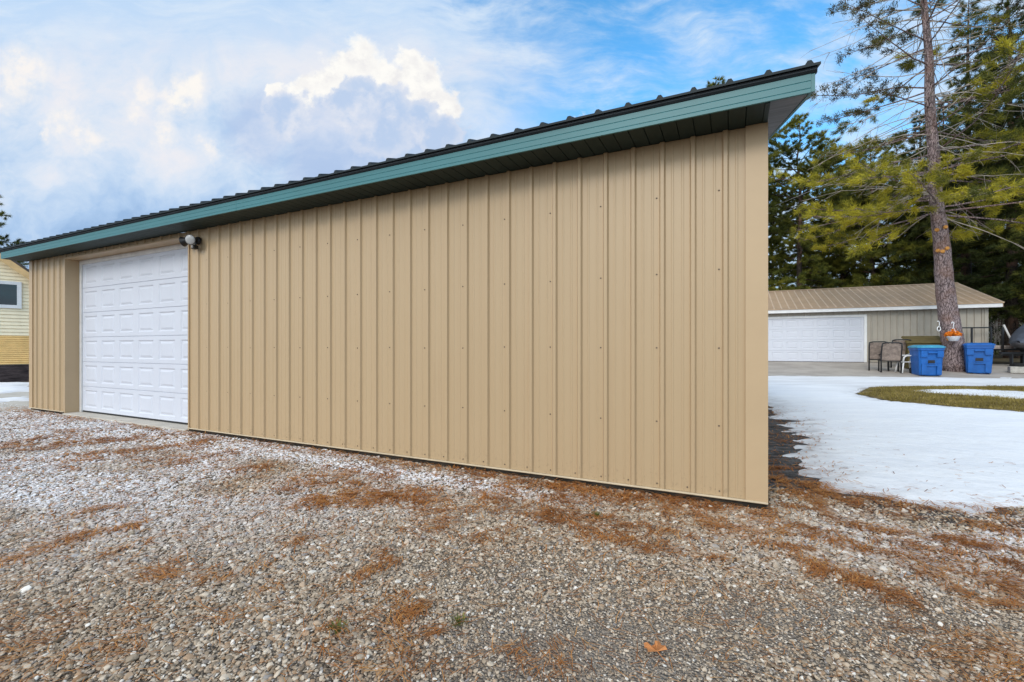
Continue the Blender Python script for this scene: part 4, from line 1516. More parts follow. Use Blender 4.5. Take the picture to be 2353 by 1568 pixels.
def far_garage():
    # local x along the front (0 at the right end of the wall), y inward
    p = wpt(*loc(np.array([19.45, 18.63])))
    lx_, ly_ = loc(p)
    e = empty('far_garage', (p[0], p[1], GZ), YAW)
    tag(e, 'low taupe garage with tan ribbed roof behind the blue bins', 'garage')
    W_, D_, EH = 12.2, 7.6, 2.33
    dx1 = -4.08
    dx0 = dx1 - 4.88
    mb = MB()
    kw = dict(h=0.02, minor=True)
    fr = lambda s, h, z: (s, -h, z)
    kw = dict(h=0.038, minor=False, w=0.034, wt=0.016)
    siding(mb, dx1 + 0.10, 0.0, 0.03, lambda s: EH, fr, -0.15, **kw)
    siding(mb, dx0 - 0.10, dx1 + 0.10, 2.16, lambda s: EH, fr, -0.15, **kw)
    siding(mb, -W_, dx0 - 0.10, 0.03, lambda s: EH, fr, -0.15, **kw)
    rz = lambda y: EH + 0.14 + (min(y, D_ - y) + 0.35) * 0.31
    siding(mb, 0.0, D_, 0.03, lambda s: rz(s) - 0.05, lambda s, h, z: (h, s, z), 0.1, **kw)
    siding(mb, 0.0, D_, 0.03, lambda s: rz(s) - 0.05, lambda s, h, z: (-W_ - h, s, z), 0.1, **kw)
    mb.add([(-W_, D_, 0), (0, D_, 0), (0, D_, EH), (-W_, D_, EH)], [(0, 1, 2, 3)])
    mb.build('wall', M['far_wall'], e)
    mb = MB()
    mb.box((-0.09, -0.028, 0.02), (0.028, -0.001, EH))
    mb.box((0.001, 0.0, 0.02), (0.028, 0.09, EH))
    mb.build('corner_trim', M['far_wall'], e)
    # roof: sheet with ribs in a lighter tan
    for sgn in (0, 1):
        ya, yb = (-0.42, D_ / 2) if sgn == 0 else (D_ + 0.42, D_ / 2)
        za, zb = EH + 0.15, EH + 0.15 + (D_ / 2 + 0.42) * 0.31
        mb = MB()
        mb.add([(-W_ - 0.35, ya, za), (0.35, ya, za), (0.35, yb, zb), (-W_ - 0.35, yb, zb), (-W_ - 0.35, ya, za - 0.03), (0.35, ya, za - 0.03), (0.35, yb, zb - 0.03), (-W_ - 0.35, yb, zb - 0.03)],
               [(0, 1, 2, 3), (4, 7, 6, 5), (0, 4, 5, 1), (1, 5, 6, 2), (3, 2, 6, 7), (0, 3, 7, 4)])
        rf = mb.build('roof', M['far_roof'], e)
        mb = MB()
        x = 0.33
        while x > -W_ - 0.3:
            q = [(x - 0.030, ya, za + 0.001), (x + 0.030, ya, za + 0.001), (x + 0.012, ya, za + 0.024), (x - 0.012, ya, za + 0.024)]
            q2 = [(a, yb, b + zb - za) for (a, _, b) in q]
            mb.add(q + q2, [(0, 1, 2, 3), (1, 5, 6, 2), (2, 6, 7, 3), (3, 7, 4, 0)])
            x -= 0.3048
        mb.build('roof_ribs', M['far_rib'], rf)
    mb = MB()
    zr = EH + 0.15 + (D_ / 2 + 0.42) * 0.31
    mb.extrude_x([(D_ / 2 - 0.18, zr - 0.035), (D_ / 2, zr + 0.035), (D_ / 2 + 0.18, zr - 0.035)], -W_ - 0.36, 0.36)
    mb.build('ridge_cap', M['far_roof'], e)
    mb = MB()
    mb.box((-W_ - 0.33, -0.385, EH - 0.03), (0.33, -0.36, EH + 0.118))
    mb.box((-W_ - 0.33, D_ + 0.36, EH - 0.03), (0.33, D_ + 0.385, EH + 0.118))
    mb.build('fascia', M['trim_white'], e)
    mb = MB()
    mb.box((-W_ - 0.32, -0.36, EH - 0.02), (0.32, -0.03, EH - 0.005))
    mb.build('soffit', M['trim_white'], e)
    for s in (0.31, -W_ - 0.34):
        for (y0, y1) in ((-0.385, D_ / 2), (D_ + 0.385, D_ / 2)):
            za, zb = EH - 0.03, EH - 0.03 + abs(y1 - y0) * 0.31
            q = [(s, y0, za), (s + 0.025, y0, za), (s + 0.025, y1, zb), (s, y1, zb)]
            mb = MB().add(q + [(a, b, c + 0.145) for (a, b, c) in q], [(0, 1, 2, 3), (4, 7, 6, 5), (0, 4, 5, 1), (1, 5, 6, 2), (2, 6, 7, 3), (3, 7, 4, 0)])
            mb.build('rake_board', M['far_roof'], e)
    d = empty('garage_door')
    d.parent = e
    mb = MB()
    mb.box((dx0 - 0.10, -0.032, 0.02), (dx0, 0.03, 2.159))
    mb.box((dx1, -0.032, 0.02), (dx1 + 0.10, 0.03, 2.159))
    mb.box((dx0 + 0.001, -0.030, 2.06), (dx1 - 0.001, 0.03, 2.158))
    mb.build('door_frame', M['trim_white'], d)
    h_ = 2.04 / 4
    for k in range(4):
        mb = MB()
        panel_section(mb, dx0 + 0.002, dx1 - 0.002, 0.025 + k * h_ + 0.005, 0.025 + (k + 1) * h_ - 0.005, 0.02, 8, px=0.07, pz=0.085)
        mb.build('door_section', M['door_white'], d)
    mb = MB()
    mb.box((dx0, 0.0, 0.0), (dx1, 0.06, 0.024))
    mb.build('weather_seal', M['rubber'], d)
    mb = MB()
    mb.box((-W_, 0.08, -0.3), (0, 0.5, 0.03))
    mb.build('foundation', M['concrete'], e)


far_garage()


# ------------------------------------------------------------------ recycling bins
def recycling_bin(lid_mat):
    e = empty('recycling_bin')
    H, wb, db, wt, dt = 0.99, 0.62, 0.68, 0.72, 0.80

    def ring(z, w, d, b=0.06):
        w /= 2
        d /= 2
        return [(-w + b, -d, z), (w - b, -d, z), (w, -d + b, z), (w, d - b, z), (w - b, d, z), (-w + b, d, z), (-w, d - b, z), (-w, -d + b, z)]
    mb = MB()
    lv = []
    for z in (0.0, 0.03, 0.90, 0.905, H):
        t = min(z / 0.90, 1.0)
        ex = 0.04 if z >= 0.905 else (-0.02 if z == 0 else 0.0)
        lv.append(ring(z, wb + (wt - wb) * t + ex, db + (dt - db) * t + ex))
    vs_ = [p for r_ in lv for p in r_]
    fs_ = [tuple(range(7, -1, -1)), tuple(range(32, 40))]
    for k in range(4):
        for i in range(8):
            j = (i + 1) % 8
            fs_.append((k * 8 + i, k * 8 + j, k * 8 + 8 + j, k * 8 + 8 + i))
    mb.add(vs_, fs_)
    # pressed front: shoulders, catch bar pocket, arch of the lower body
    fy = lambda z: -(db + (dt - db) * min(z / 0.9, 1)) / 2
    fx = lambda z: (wb + (wt - wb) * min(z / 0.9, 1)) / 2

    def pad(x0, x1, z0, z1, out):
        mb.add([(x0, fy(z0) - out, z0), (x1, fy(z0) - out, z0), (x1, fy(z1) - out, z1), (x0, fy(z1) - out, z1),
                (x0, fy(z0) + .02, z0), (x1, fy(z0) + .02, z0), (x1, fy(z1) + .02, z1), (x0, fy(z1) + .02, z1)],
               [(0, 1, 2, 3), (0, 4, 5, 1), (1, 5, 6, 2), (2, 6, 7, 3), (3, 7, 4, 0)])
    pad(-fx(.7) + .03, -0.14, 0.66, 0.88, 0.06)
    pad(0.14, fx(.7) - .03, 0.66, 0.88, 0.06)
    pad(-0.13, 0.13, 0.80, 0.85, 0.085)
    pad(-fx(.1) + .03, -0.15, 0.03, 0.40, 0.05)
    pad(0.15, fx(.1) - .03, 0.03, 0.40, 0.05)
    pad(-0.15, 0.15, 0.34, 0.40, 0.06)
    pad(-0.10, 0.10, 0.405, 0.43, 0.085)
    mb.build('body', M['blue'], e)
    mb = MB()
    mb.add([(-0.10, fy(.45) - .004, .44), (0.10, fy(.45) - .004, .44), (0.10, fy(.55) - .004, .55), (-0.10, fy(.55) - .004, .55)], [(0, 1, 2, 3)])
    mb.build('pocket_shade', M['black'], e)  # flat dark patch, paints the shade of a grip pocket
    mb = MB()
    lv = [ring(H + 0.002, wt + 0.09, dt + 0.10, 0.08), ring(H + 0.045, wt + 0.09, dt + 0.10, 0.08), ring(H + 0.075, wt + 0.02, dt + 0.02, 0.10), ring(H + 0.105, wt - 0.14, dt - 0.16, 0.10)]
    vs_ = [p for r_ in lv for p in r_]
    fs_ = [tuple(range(7, -1, -1)), tuple(range(24, 32))]
    for k in range(3):
        for i in range(8):
            j = (i + 1) % 8
            fs_.append((k * 8 + i, k * 8 + j, k * 8 + 8 + j, k * 8 + 8 + i))
    mb.add(vs_, fs_)
    mb.build('lid', lid_mat, e)
    mb = MB()
    mb.tube([(-0.30, dt / 2, 0.9), (-0.30, dt / 2 + .09, 0.93), (0.30, dt / 2 + .09, 0.93), (0.30, dt / 2, 0.9)], 0.018, 8)
    mb.build('handle', M['blue'], e)
    for s in (-1, 1):
        q = Matrix.Rotation(R(90), 4, 'Y')
        q.translation = Vector((s * 0.285 - 0.03, db / 2 + 0.03, 0.13))
        MB().lathe([(0.0, 0), (0.06, 0), (0.125, 0.004), (0.13, 0.012), (0.13, 0.05), (0.125, 0.058), (0.06, 0.06), (0.0, 0.06)], 20, q, False).build('wheel', M['rubber'], e)
    return e


b1 = recycling_bin(M['blue_lid_pale'])
p = pix(2128, 868, 16.6)
b1.location = (p.x, p.y, float(ground_z(p.x, p.y)) + 0.012)
b1.rotation_euler = (0, 0, R(-20))
tag(b1, 'blue recycling bin with a paler blue lid, left of the pine', 'recycling bin', 'blue bins by the pine trunk')
b2 = recycling_bin(M['blue_lid'])
p = pix(2247, 868, 16.6)
b2.location = (p.x, p.y, float(ground_z(p.x, p.y)) + 0.012)
b2.rotation_euler = (0, 0, R(-40))
tag(b2, 'blue recycling bin with a plain blue lid, right of the pine', 'recycling bin', 'blue bins by the pine trunk')


# ------------------------------------------------------------------ patio chairs
def patio_chair():
    e = empty('patio_chair')
    mb = MB()
    W_ = 0.27
    for s in (-1, 1):
        x = s * W_
        mb.tube([(x, 0.20, 0.0), (x, 0.17, 0.40), (x, 0.20, 0.62), (x, 0.29, 0.86), (x * 0.96, 0.34, 1.0)], 0.022, 8)
        mb.tube([(x, -0.26, 0.0), (x, -0.24, 0.40), (x, -0.22, 0.60), (x, 0.0, 0.63), (x, 0.21, 0.63)], 0.022, 8)
        mb.tube([(x, -0.24, 0.41), (x, 0.17, 0.38)], 0.018, 8)
        mb.tube([(x, -0.28, 0.012), (x, 0.22, 0.012)], 0.013, 6)
    mb.tube([(-W_ * .96, 0.34, 1.0), (-0.15, 0.355, 1.03), (0.15, 0.355, 1.03), (W_ * .96, 0.34, 1.0)], 0.02, 8)
    mb.tube([(-W_, -0.24, 0.40), (W_, -0.24, 0.40)], 0.017, 8)
    mb.tube([(-W_, 0.17, 0.39), (W_, 0.17, 0.39)], 0.017, 8)
    mb.build('frame', M['black'], e, True)
    vs_ = []
    prof = [(-0.24, 0.42), (-0.05, 0.39), (0.15, 0.40), (0.175, 0.45), (0.205, 0.62), (0.285, 0.86), (0.335, 1.0)]
    mb = MB()
    for (y, z) in prof:
        vs_ += [(-W_ + .01, y, z), (W_ - .01, y, z), (-W_ + .01, y + .006, z - .006), (W_ - .01, y + .006, z - .006)]
    fs_ = []
    for i in range(len(prof) - 1):
        a, b = i * 4, i * 4 + 4
        fs_ += [(a, a + 1, b + 1, b), (a + 2, b + 2, b + 3, a + 3), (a, b, b + 2, a + 2), (a + 1, a + 3, b + 3, b + 1)]
    mb.add(vs_, fs_)
    mb.build('sling_seat', M['sling'], e)
    return e


ch = patio_chair()
for i, (px, dep, rz, lab) in enumerate(((2019, 18.0, 142, 'black framed sling patio chair nearest the far white garage door'),
                                        (2045, 17.5, 150, 'black framed sling patio chair standing between its two neighbours'),
                                        (2066, 18.5, 152, 'black framed sling patio chair set back nearest the wooden box'))):
    c_ = ch if i == 0 else copy_tree(ch)
    x_, y_ = (px - CX) / F * dep, dep
    c_.location = (x_, y_, float(ground_z(x_, y_)) + 0.012)
    c_.rotation_euler = (0, 0, R(rz))
    c_.scale = (1.1, 1.1, 1.1)
    tag(c_, lab, 'chair', 'sling patio chairs in front of the far garage')


def plastic_chair():
    dep = 17.2
    x_ = (2083 - CX) / F * dep
    e = empty('plastic_chair', (x_, dep, float(ground_z(x_, dep)) + 0.012), R(-105))
    tag(e, 'white plastic garden armchair beside the left blue bin', 'chair')
    mb = MB()
    mb.box((-0.22, -0.22, 0.40), (0.22, 0.22, 0.43), bev=0.012)
    mb.build('seat', M['white_plastic'], e)
    mb = MB()
    for k in range(5):
        a = -0.19 + k * 0.095
        mb.add([(a - .035, .20, .43), (a + .035, .20, .43), (a + .035, .28, .80), (a - .035, .28, .80), (a - .035, .22, .43), (a + .035, .22, .43), (a + .035, .30, .80), (a - .035, .30, .80)],
               [(0, 1, 2, 3), (4, 7, 6, 5), (0, 3, 7, 4), (1, 5, 6, 2), (3, 2, 6, 7)])
    mb.tube([(-0.23, .29, .79), (0, .31, .83), (0.23, .29, .79)], 0.022, 8)
    mb.build('backrest', M['white_plastic'], e)
    for s in (-1, 1):
        MB().tube([(s * .24, .26, .72), (s * .26, .1, .66), (s * .27, -.12, .65), (s * .26, -.2, .60), (s * .24, -.22, .42)], 0.026, 8).build('armrest', M['white_plastic'], e, True)
        for t in (-1, 1):
            MB().tube([(s * .20, t * .19, .40), (s * .25, t * .25, 0.0)], [0.028, 0.02], 8).build('leg', M['white_plastic'], e, True)


plastic_chair()


def wooden_box():
    dep = 18.0
    x_ = (2121 - CX) / F * dep
    e = empty('wooden_box', (x_, dep, float(ground_z(x_, dep)) + 0.012), R(-28))
    tag(e, 'weathered wooden box with a sloping mossy lid behind the left bin', 'box')
    mb = MB()
    for k in range(5):
        z = 0.02 + k * 0.20
        mb.box((-0.55, -0.35, z), (0.55, -0.325, z + 0.19), bev=0.006)
        mb.box((-0.55, 0.325, z), (0.55, 0.35, z + 0.19), bev=0.006)
        mb.box((-0.55, -0.324, z), (-0.525, 0.324, z + 0.19), bev=0.006)
        mb.box((0.525, -0.324, z), (0.55, 0.324, z + 0.19), bev=0.006)
    mb.build('body', M['mossy_wood'], e)
    mb = MB()
    for k in range(5):
        y0 = -0.42 + k * 0.17
        z0 = 1.03 + k * 0.055
        mb.add([(-.62, y0, z0), (.62, y0, z0), (.56, y0 + .165, z0 + .053), (-.56, y0 + .165, z0 + .053), (-.62, y0, z0 - .03), (.62, y0, z0 - .03), (.56, y0 + .165, z0 + .023), (-.56, y0 + .165, z0 + .023)],
               [(0, 1, 2, 3), (4, 7, 6, 5), (0, 4, 5, 1), (1, 5, 6, 2), (2, 6, 7, 3), (3, 7, 4, 0)])
    mb.build('lid', M['mossy_wood'], e)


wooden_box()


# ------------------------------------------------------------------ trailer, lumber, covered boat, block at the right edge
def trailer():
    dep = 18.3
    x_ = (2275 - CX) / F * dep
    z_ = float(ground_z(x_, dep))
    e = empty('utility_trailer', (x_, dep, z_), R(-12))
    tag(e, 'black steel utility trailer with side rails behind the right bin', 'trailer')
    mb = MB()
    for y in (0.0, 1.4):
        mb.bar((-1.35, y, 1.50), (0.05, y, 1.50), 0.05)
        mb.bar((-1.35, y, 0.62), (2.2, y, 0.62), 0.07)
        for x in (-1.33, -0.62, 0.03):
            mb.bar((x, y, 0.62), (x, y, 1.50), 0.05, up=(0, 1, 0))
    mb.bar((0.42, 0, 0.62), (0.42, 0, 1.50), 0.06, up=(0, 1, 0))
    mb.bar((-1.33, 0, 1.5), (-1.33, 1.4, 1.5), 0.05)
    mb.bar((1.1, 0.0, 0.0), (1.1, 0.0, 0.62), 0.09, up=(0, 1, 0))
    mb.bar((2.1, 1.4, 0.0), (2.1, 1.4, 0.62), 0.09, up=(0, 1, 0))
    mb.bar((0.3, 0.0, 0.40), (2.2, 0.0, 0.40), 0.05)
    mb.build('frame', M['black'], e)
    mb = MB()
    for k in range(8):
        mb.box((-1.34, 0.04 + k * 0.167, 0.60), (2.18, 0.04 + k * 0.167 + 0.155, 0.64))
    mb.build('bed', M['grade_board'], e)
    for y in (-0.12, 1.52):
        q = Matrix.Rotation(R(90), 4, 'X')
        q.translation = Vector((-0.5, y + .09, 0.33))
        w = MB().lathe([(0.16, 0), (0.30, 0), (0.33, 0.03), (0.33, 0.15), (0.30, 0.18), (0.16, 0.18)], 28, q, False).build('wheel', M['rubber'], e)
        MB().lathe([(0.0, 0.03), (0.165, 0.02), (0.165, 0.16), (0.0, 0.15)], 20, q, False).build('rim', M['bucket'], w)
    return e, x_, dep, z_


tr, tx, ty, tz = trailer()


def at_trailer(x, y):
    return Matrix.Rotation(R(-12), 4, 'Z') @ Vector((x, y, 0)) + Vector((tx, ty, tz))


mb = MB()
r_ = random.Random(4)
for k in range(6):
    mb.bar((-0.15 + r_.uniform(-.1, .1), 0.15 + (k % 3) * 0.14, 0.68 + (k // 3) * 0.075), (1.25 + r_.uniform(-.15, .15), 0.17 + (k % 3) * 0.14, 0.675 + (k // 3) * 0.075), 0.12, 0.06)
lum = mb.build('lumber', M['wood_pale'])
lum.location = (tx, ty, tz)
lum.rotation_euler = (0, 0, R(-12))
tag(lum, 'stack of pale weathered boards lying on the trailer bed', 'lumber')
mb = MB()
mb.tube([(0.92, 0.1, 0.66), (0.70, 0.35, 1.62)], 0.035, 10)
pole = mb.build('wooden_pole', M['white_wood'])
pole.location = (tx, ty, tz)
pole.rotation_euler = (0, 0, R(-12))
tag(pole, 'pale wooden pole leaning upright on the trailer', 'pole')


def boat():
    dep = 17.6
    x_ = (2385 - CX) / F * dep
    e = empty('covered_boat', (x_, dep, float(ground_z(x_, dep))), R(18))
    tag(e, 'boat under a dark grey tarp at the right edge of the picture', 'boat')
    secs = []
    for i, (x, w, zk, zt) in enumerate(((-1.25, 0.05, 0.86, 1.00), (-1.05, 0.30, 0.76, 1.10), (-0.6, 0.55, 0.66, 1.36), (0.0, 0.74, 0.60, 1.70), (0.7, 0.84, 0.56, 1.98), (1.4, 0.86, 0.56, 2.0), (2.8, 0.86, 0.56, 1.6))):
        secs.append((x, w, zk, zt))
    mb = MB()
    hull = MB()
    n_ = 10
    vs_, vh = [], []
    for (x, w, zk, zt) in secs:
        zg = zk + (zt - zk) * 0.38
        for k in range(n_ + 1):
            a = math.pi * k / n_
            vs_.append((x, -math.cos(a) * w * 1.04, zg - 0.03 + math.sin(a) ** 0.8 * (zt - zg) + 0.02 * math.sin(k * 2.1 + x * 5)))
        for k in range(n_ + 1):
            a = math.pi * k / n_
            vh.append((x, -math.cos(a) * w, zg - math.sin(a) ** 0.7 * (zg - zk)))
    fs_ = [(i * (n_ + 1) + k, i * (n_ + 1) + k + 1, (i + 1) * (n_ + 1) + k + 1, (i + 1) * (n_ + 1) + k) for i in range(len(secs) - 1) for k in range(n_)]
    mb.add(vs_, fs_ + [tuple(range(n_ + 1)), tuple((len(secs) - 1) * (n_ + 1) + k for k in range(n_, -1, -1))])
    hull.add(vh, fs_ + [tuple(range(n_, -1, -1)), tuple((len(secs) - 1) * (n_ + 1) + k for k in range(n_ + 1))])
    hull.build('hull', mat('grey boat hull', (0.10, 0.10, 0.11), 0.4), e, True)
    mb.build('tarp_cover', M['tarp'], e, True)
    mb = MB()
    mb.bar((-1.6, -0.35, 0.50), (2.4, -0.35, 0.50), 0.08)
    mb.bar((-1.6, 0.35, 0.50), (2.4, 0.35, 0.50), 0.08)
    for x in (-0.9, 1.6):
        for y in (-0.35, 0.35):
            mb.bar((x, y, 0), (x, y, 0.5), 0.08, up=(0, 1, 0))
    mb.build('cradle', M['black'], e)


boat()


def block():
    p = gpix(2342, 864)
    p = np.array([(2342 - CX) / F * 16.2, 16.2])
    e = empty('concrete_block', (p[0], p[1], float(ground_z(*p)) + 0.01), R(-35))
    tag(e, 'grey concrete block with a dark hose coil on top', 'block')
    mb = MB()
    mb.box((-0.26, -0.16, 0), (0.26, 0.16, 0.24), bev=0.02)
    mb.build('block_body', M['bucket'], e)
    c = MB()
    for k in range(3):
        rr = 0.15 - 0.02 * k
        c.tube([(rr * 1.3 * math.cos(a * R(20)), rr * math.sin(a * R(20)), 0.262 + k * 0.035) for a in range(19)], 0.02, 6)
    ob = c.build('hose_coil', M['rubber'])
    ob.location = e.location
    ob.rotation_euler = e.rotation_euler
    tag(ob, 'small coil of dark hose lying on the concrete block', 'hose')
    e['label'] = 'grey concrete block at the right edge under the hose coil'


block()


# ------------------------------------------------------------------ trees
def tri_needles(C_, D_, k, ln, wd, spread, seed, tint, droop=0.0, jit=0.10):
    """tufts at C_ pointing along D_, k needles each"""
    r = np.random.default_rng(seed)
    n = len(C_)
    c = np.repeat(C_, k, 0)
    d = np.repeat(D_, k, 0) + r.normal(0, spread, (n * k, 3))
    d[:, 2] -= droop
    d /= np.linalg.norm(d, axis=1)[:, None] + 1e-9
    l_ = ln * r.uniform(0.55, 1.15, n * k)
    s = np.cross(d, r.normal(0, 1, (n * k, 3)))
    s /= np.linalg.norm(s, axis=1)[:, None] + 1e-9
    s *= wd
    c = c + d * (l_ * 0.08)[:, None] + r.normal(0, ln * jit, (n * k, 3))
    V = np.stack([c - s, c + s, c + d * l_[:, None]], 1).reshape(-1, 3)
    t = np.repeat(np.clip(np.repeat(tint, k) + r.normal(0, 0.08, n * k), 0, 1), 3)
    return V, t


def branch_path(p0, az, el, length, droop, r, n=7, wob=0.05, tipup=0.0):
    pts = [np.array(p0, float)]
    d = np.array([math.cos(az) * math.cos(el), math.sin(az) * math.cos(el), math.sin(el)])
    st = length / (n - 1)
    for i in range(1, n):
        t = i / (n - 1)
        d = d + np.array([0, 0, -droop * (1 - t) + tipup * t]) * st + r.normal(0, wob, 3)
        d /= np.linalg.norm(d)
        pts.append(pts[-1] + d * st)
    return np.array(pts)


class Tree:
    def __init__(self, name, seed):
        self.r = np.random.default_rng(seed)
        self.name = name
        self.wood = MB()
        self.dead = MB()
        self.tc, self.td, self.tt = [], [], []

    def limb(self, path, r0, r1, n=5, dead=False):
        m_ = len(path)
        (self.dead if dead else self.wood).tube(path, [r0 + (r1 - r0) * i / (m_ - 1) for i in range(m_)], n, False)

    def twigs(self, path, start, per_m, tl, tint, spread=0.35, tuft_step=0.16, flat=0.5, tj=0.14):
        r = self.r
        seg = np.linalg.norm(np.diff(path, axis=0), axis=1)
        cum = np.concatenate([[0], np.cumsum(seg)])
        tot = cum[-1]
        n = max(3, int(per_m * tot * (1 - start)))
        for i in range(n):
            t = start + (1 - start) * (i + r.uniform(0.1, 0.9)) / n
            s = t * tot
            j = min(np.searchsorted(cum, s) - 1, len(seg) - 1)
            j = max(j, 0)
            q = path[j] + (path[j + 1] - path[j]) * ((s - cum[j]) / seg[j])
            d = (path[j + 1] - path[j]) / seg[j]
            side = np.cross(d, [0, 0, 1.0])
            side /= np.linalg.norm(side) + 1e-9
            sg = 1 if i % 2 else -1
            dd = d * r.uniform(0.35, 0.9) + side * sg * r.uniform(0.5, 1.0) + np.array([0, 0, r.normal(0.02, flat * 0.4)])
            dd /= np.linalg.norm(dd)
            ln = tl * r.uniform(0.5, 1.15) * (1.15 - 0.55 * t)
            tw = branch_path(q, 0, 0, ln, 0, r, 4, 0.0)
            pts = [q]
            for k in range(1, 4):
                dd = dd + r.normal(0, 0.10, 3) + np.array([0, 0, 0.03])
                dd /= np.linalg.norm(dd)
                pts.append(pts[-1] + dd * ln / 3)
            pts = np.array(pts)
            self.limb(pts, 0.008, 0.004, 3)
            nt = max(1, int(ln / tuft_step))
            base = np.clip(tint + r.normal(0, tj), 0, 1)
            for k in range(nt):
                f = 0.35 + 0.65 * (k + 1) / nt
                a = f * 3
                b = min(int(a), 2)
                pp = pts[b] + (pts[b + 1] - pts[b]) * (a - b)
                self.tc.append(pp)
                self.td.append(dd + r.normal(0, spread * 0.4, 3) + np.array([0, 0, 0.10]))
                self.tt.append(np.clip(base + r.normal(0, 0.06), 0, 1))
        self.tc.append(path[-1])
        self.td.append(path[-1] - path[-2])
        self.tt.append(np.clip(tint + r.normal(0, 0.1), 0, 1))

    def foliage(self, m, k, ln, wd, spread, seed, parent, name='crown', droop=0.0, jit=0.10):
        C_ = np.array(self.tc)
        D_ = np.array(self.td)
        D_ /= np.linalg.norm(D_, axis=1)[:, None] + 1e-9
        V, t = tri_needles(C_, D_, k, ln, wd, spread, seed, np.array(self.tt), droop, jit)
        o = np_mesh(name, V, np.arange(len(V)).reshape(-1, 3), m, parent, attrs={'tint': t})
        self.tc, self.td, self.tt = [], [], []
        return o


def forest_tree(name, seed, H, r0, base, crown, nb, m, tint, k=26, ln=0.24, wd=0.010, bare=0.3, top=0.6, dens=6.0):
    T = Tree(name, seed)
    r = T.r
    e = empty(name)
    n = 12
    tp = np.array([[r.normal(0, 0.04) * i / 3, r.normal(0, 0.04) * i / 3, H * i / (n - 1) - 0.1] for i in range(n)])
    tb = MB().tube(tp, [max(r0 * (1 - 0.93 * i / (n - 1)) * (1.25 if i == 0 else 1), 0.015) for i in range(n)], 10).build('trunk', M['bark_dark'], e, True)
    for i in range(nb):
        f = (i + r.uniform(0, 1)) / nb
        z = base + (H - base - 0.2) * f
        prof = min(1.0, (1 - f) / top) ** 0.8 * (0.75 + 0.25 * math.sin(f * 9 + seed))
        ln_ = crown * max(prof, 0.06) * r.uniform(0.65, 1.15)
        az = i * 2.39996 + r.normal(0, 0.3)
        el = -0.08 + 0.55 * f + r.normal(0, 0.10)
        j = f * 0
        p0 = np.array([np.interp(z, tp[:, 2], tp[:, 0]), np.interp(z, tp[:, 2], tp[:, 1]), z])
        path = branch_path(p0, az, el, ln_, 0.05, r, 7, 0.05, 0.05)
        T.limb(path, 0.010 + 0.010 * ln_, 0.006, 4)
        T.twigs(path, 0.18 if ln_ < 1 else bare, dens if ln_ > 1 else 8, min(1.15, 0.3 + ln_ * 0.24), np.clip(tint + r.normal(0, 0.13), 0, 1), flat=0.6, tuft_step=0.17)
    for i in range(16):     # dead lower limbs
        z = r.uniform(1.5, base + 1.5)
        path = branch_path((0, 0, z), r.uniform(0, 6.28), r.normal(-0.1, 0.15), r.uniform(0.8, crown * 0.7), 0.1, r, 6, 0.10)
        T.limb(path, 0.018, 0.004, 4)
    T.wood.build('limbs', M['bark_dark'], e)
    T.foliage(m, k, ln, wd, 0.55, seed + 1, e)
    return e


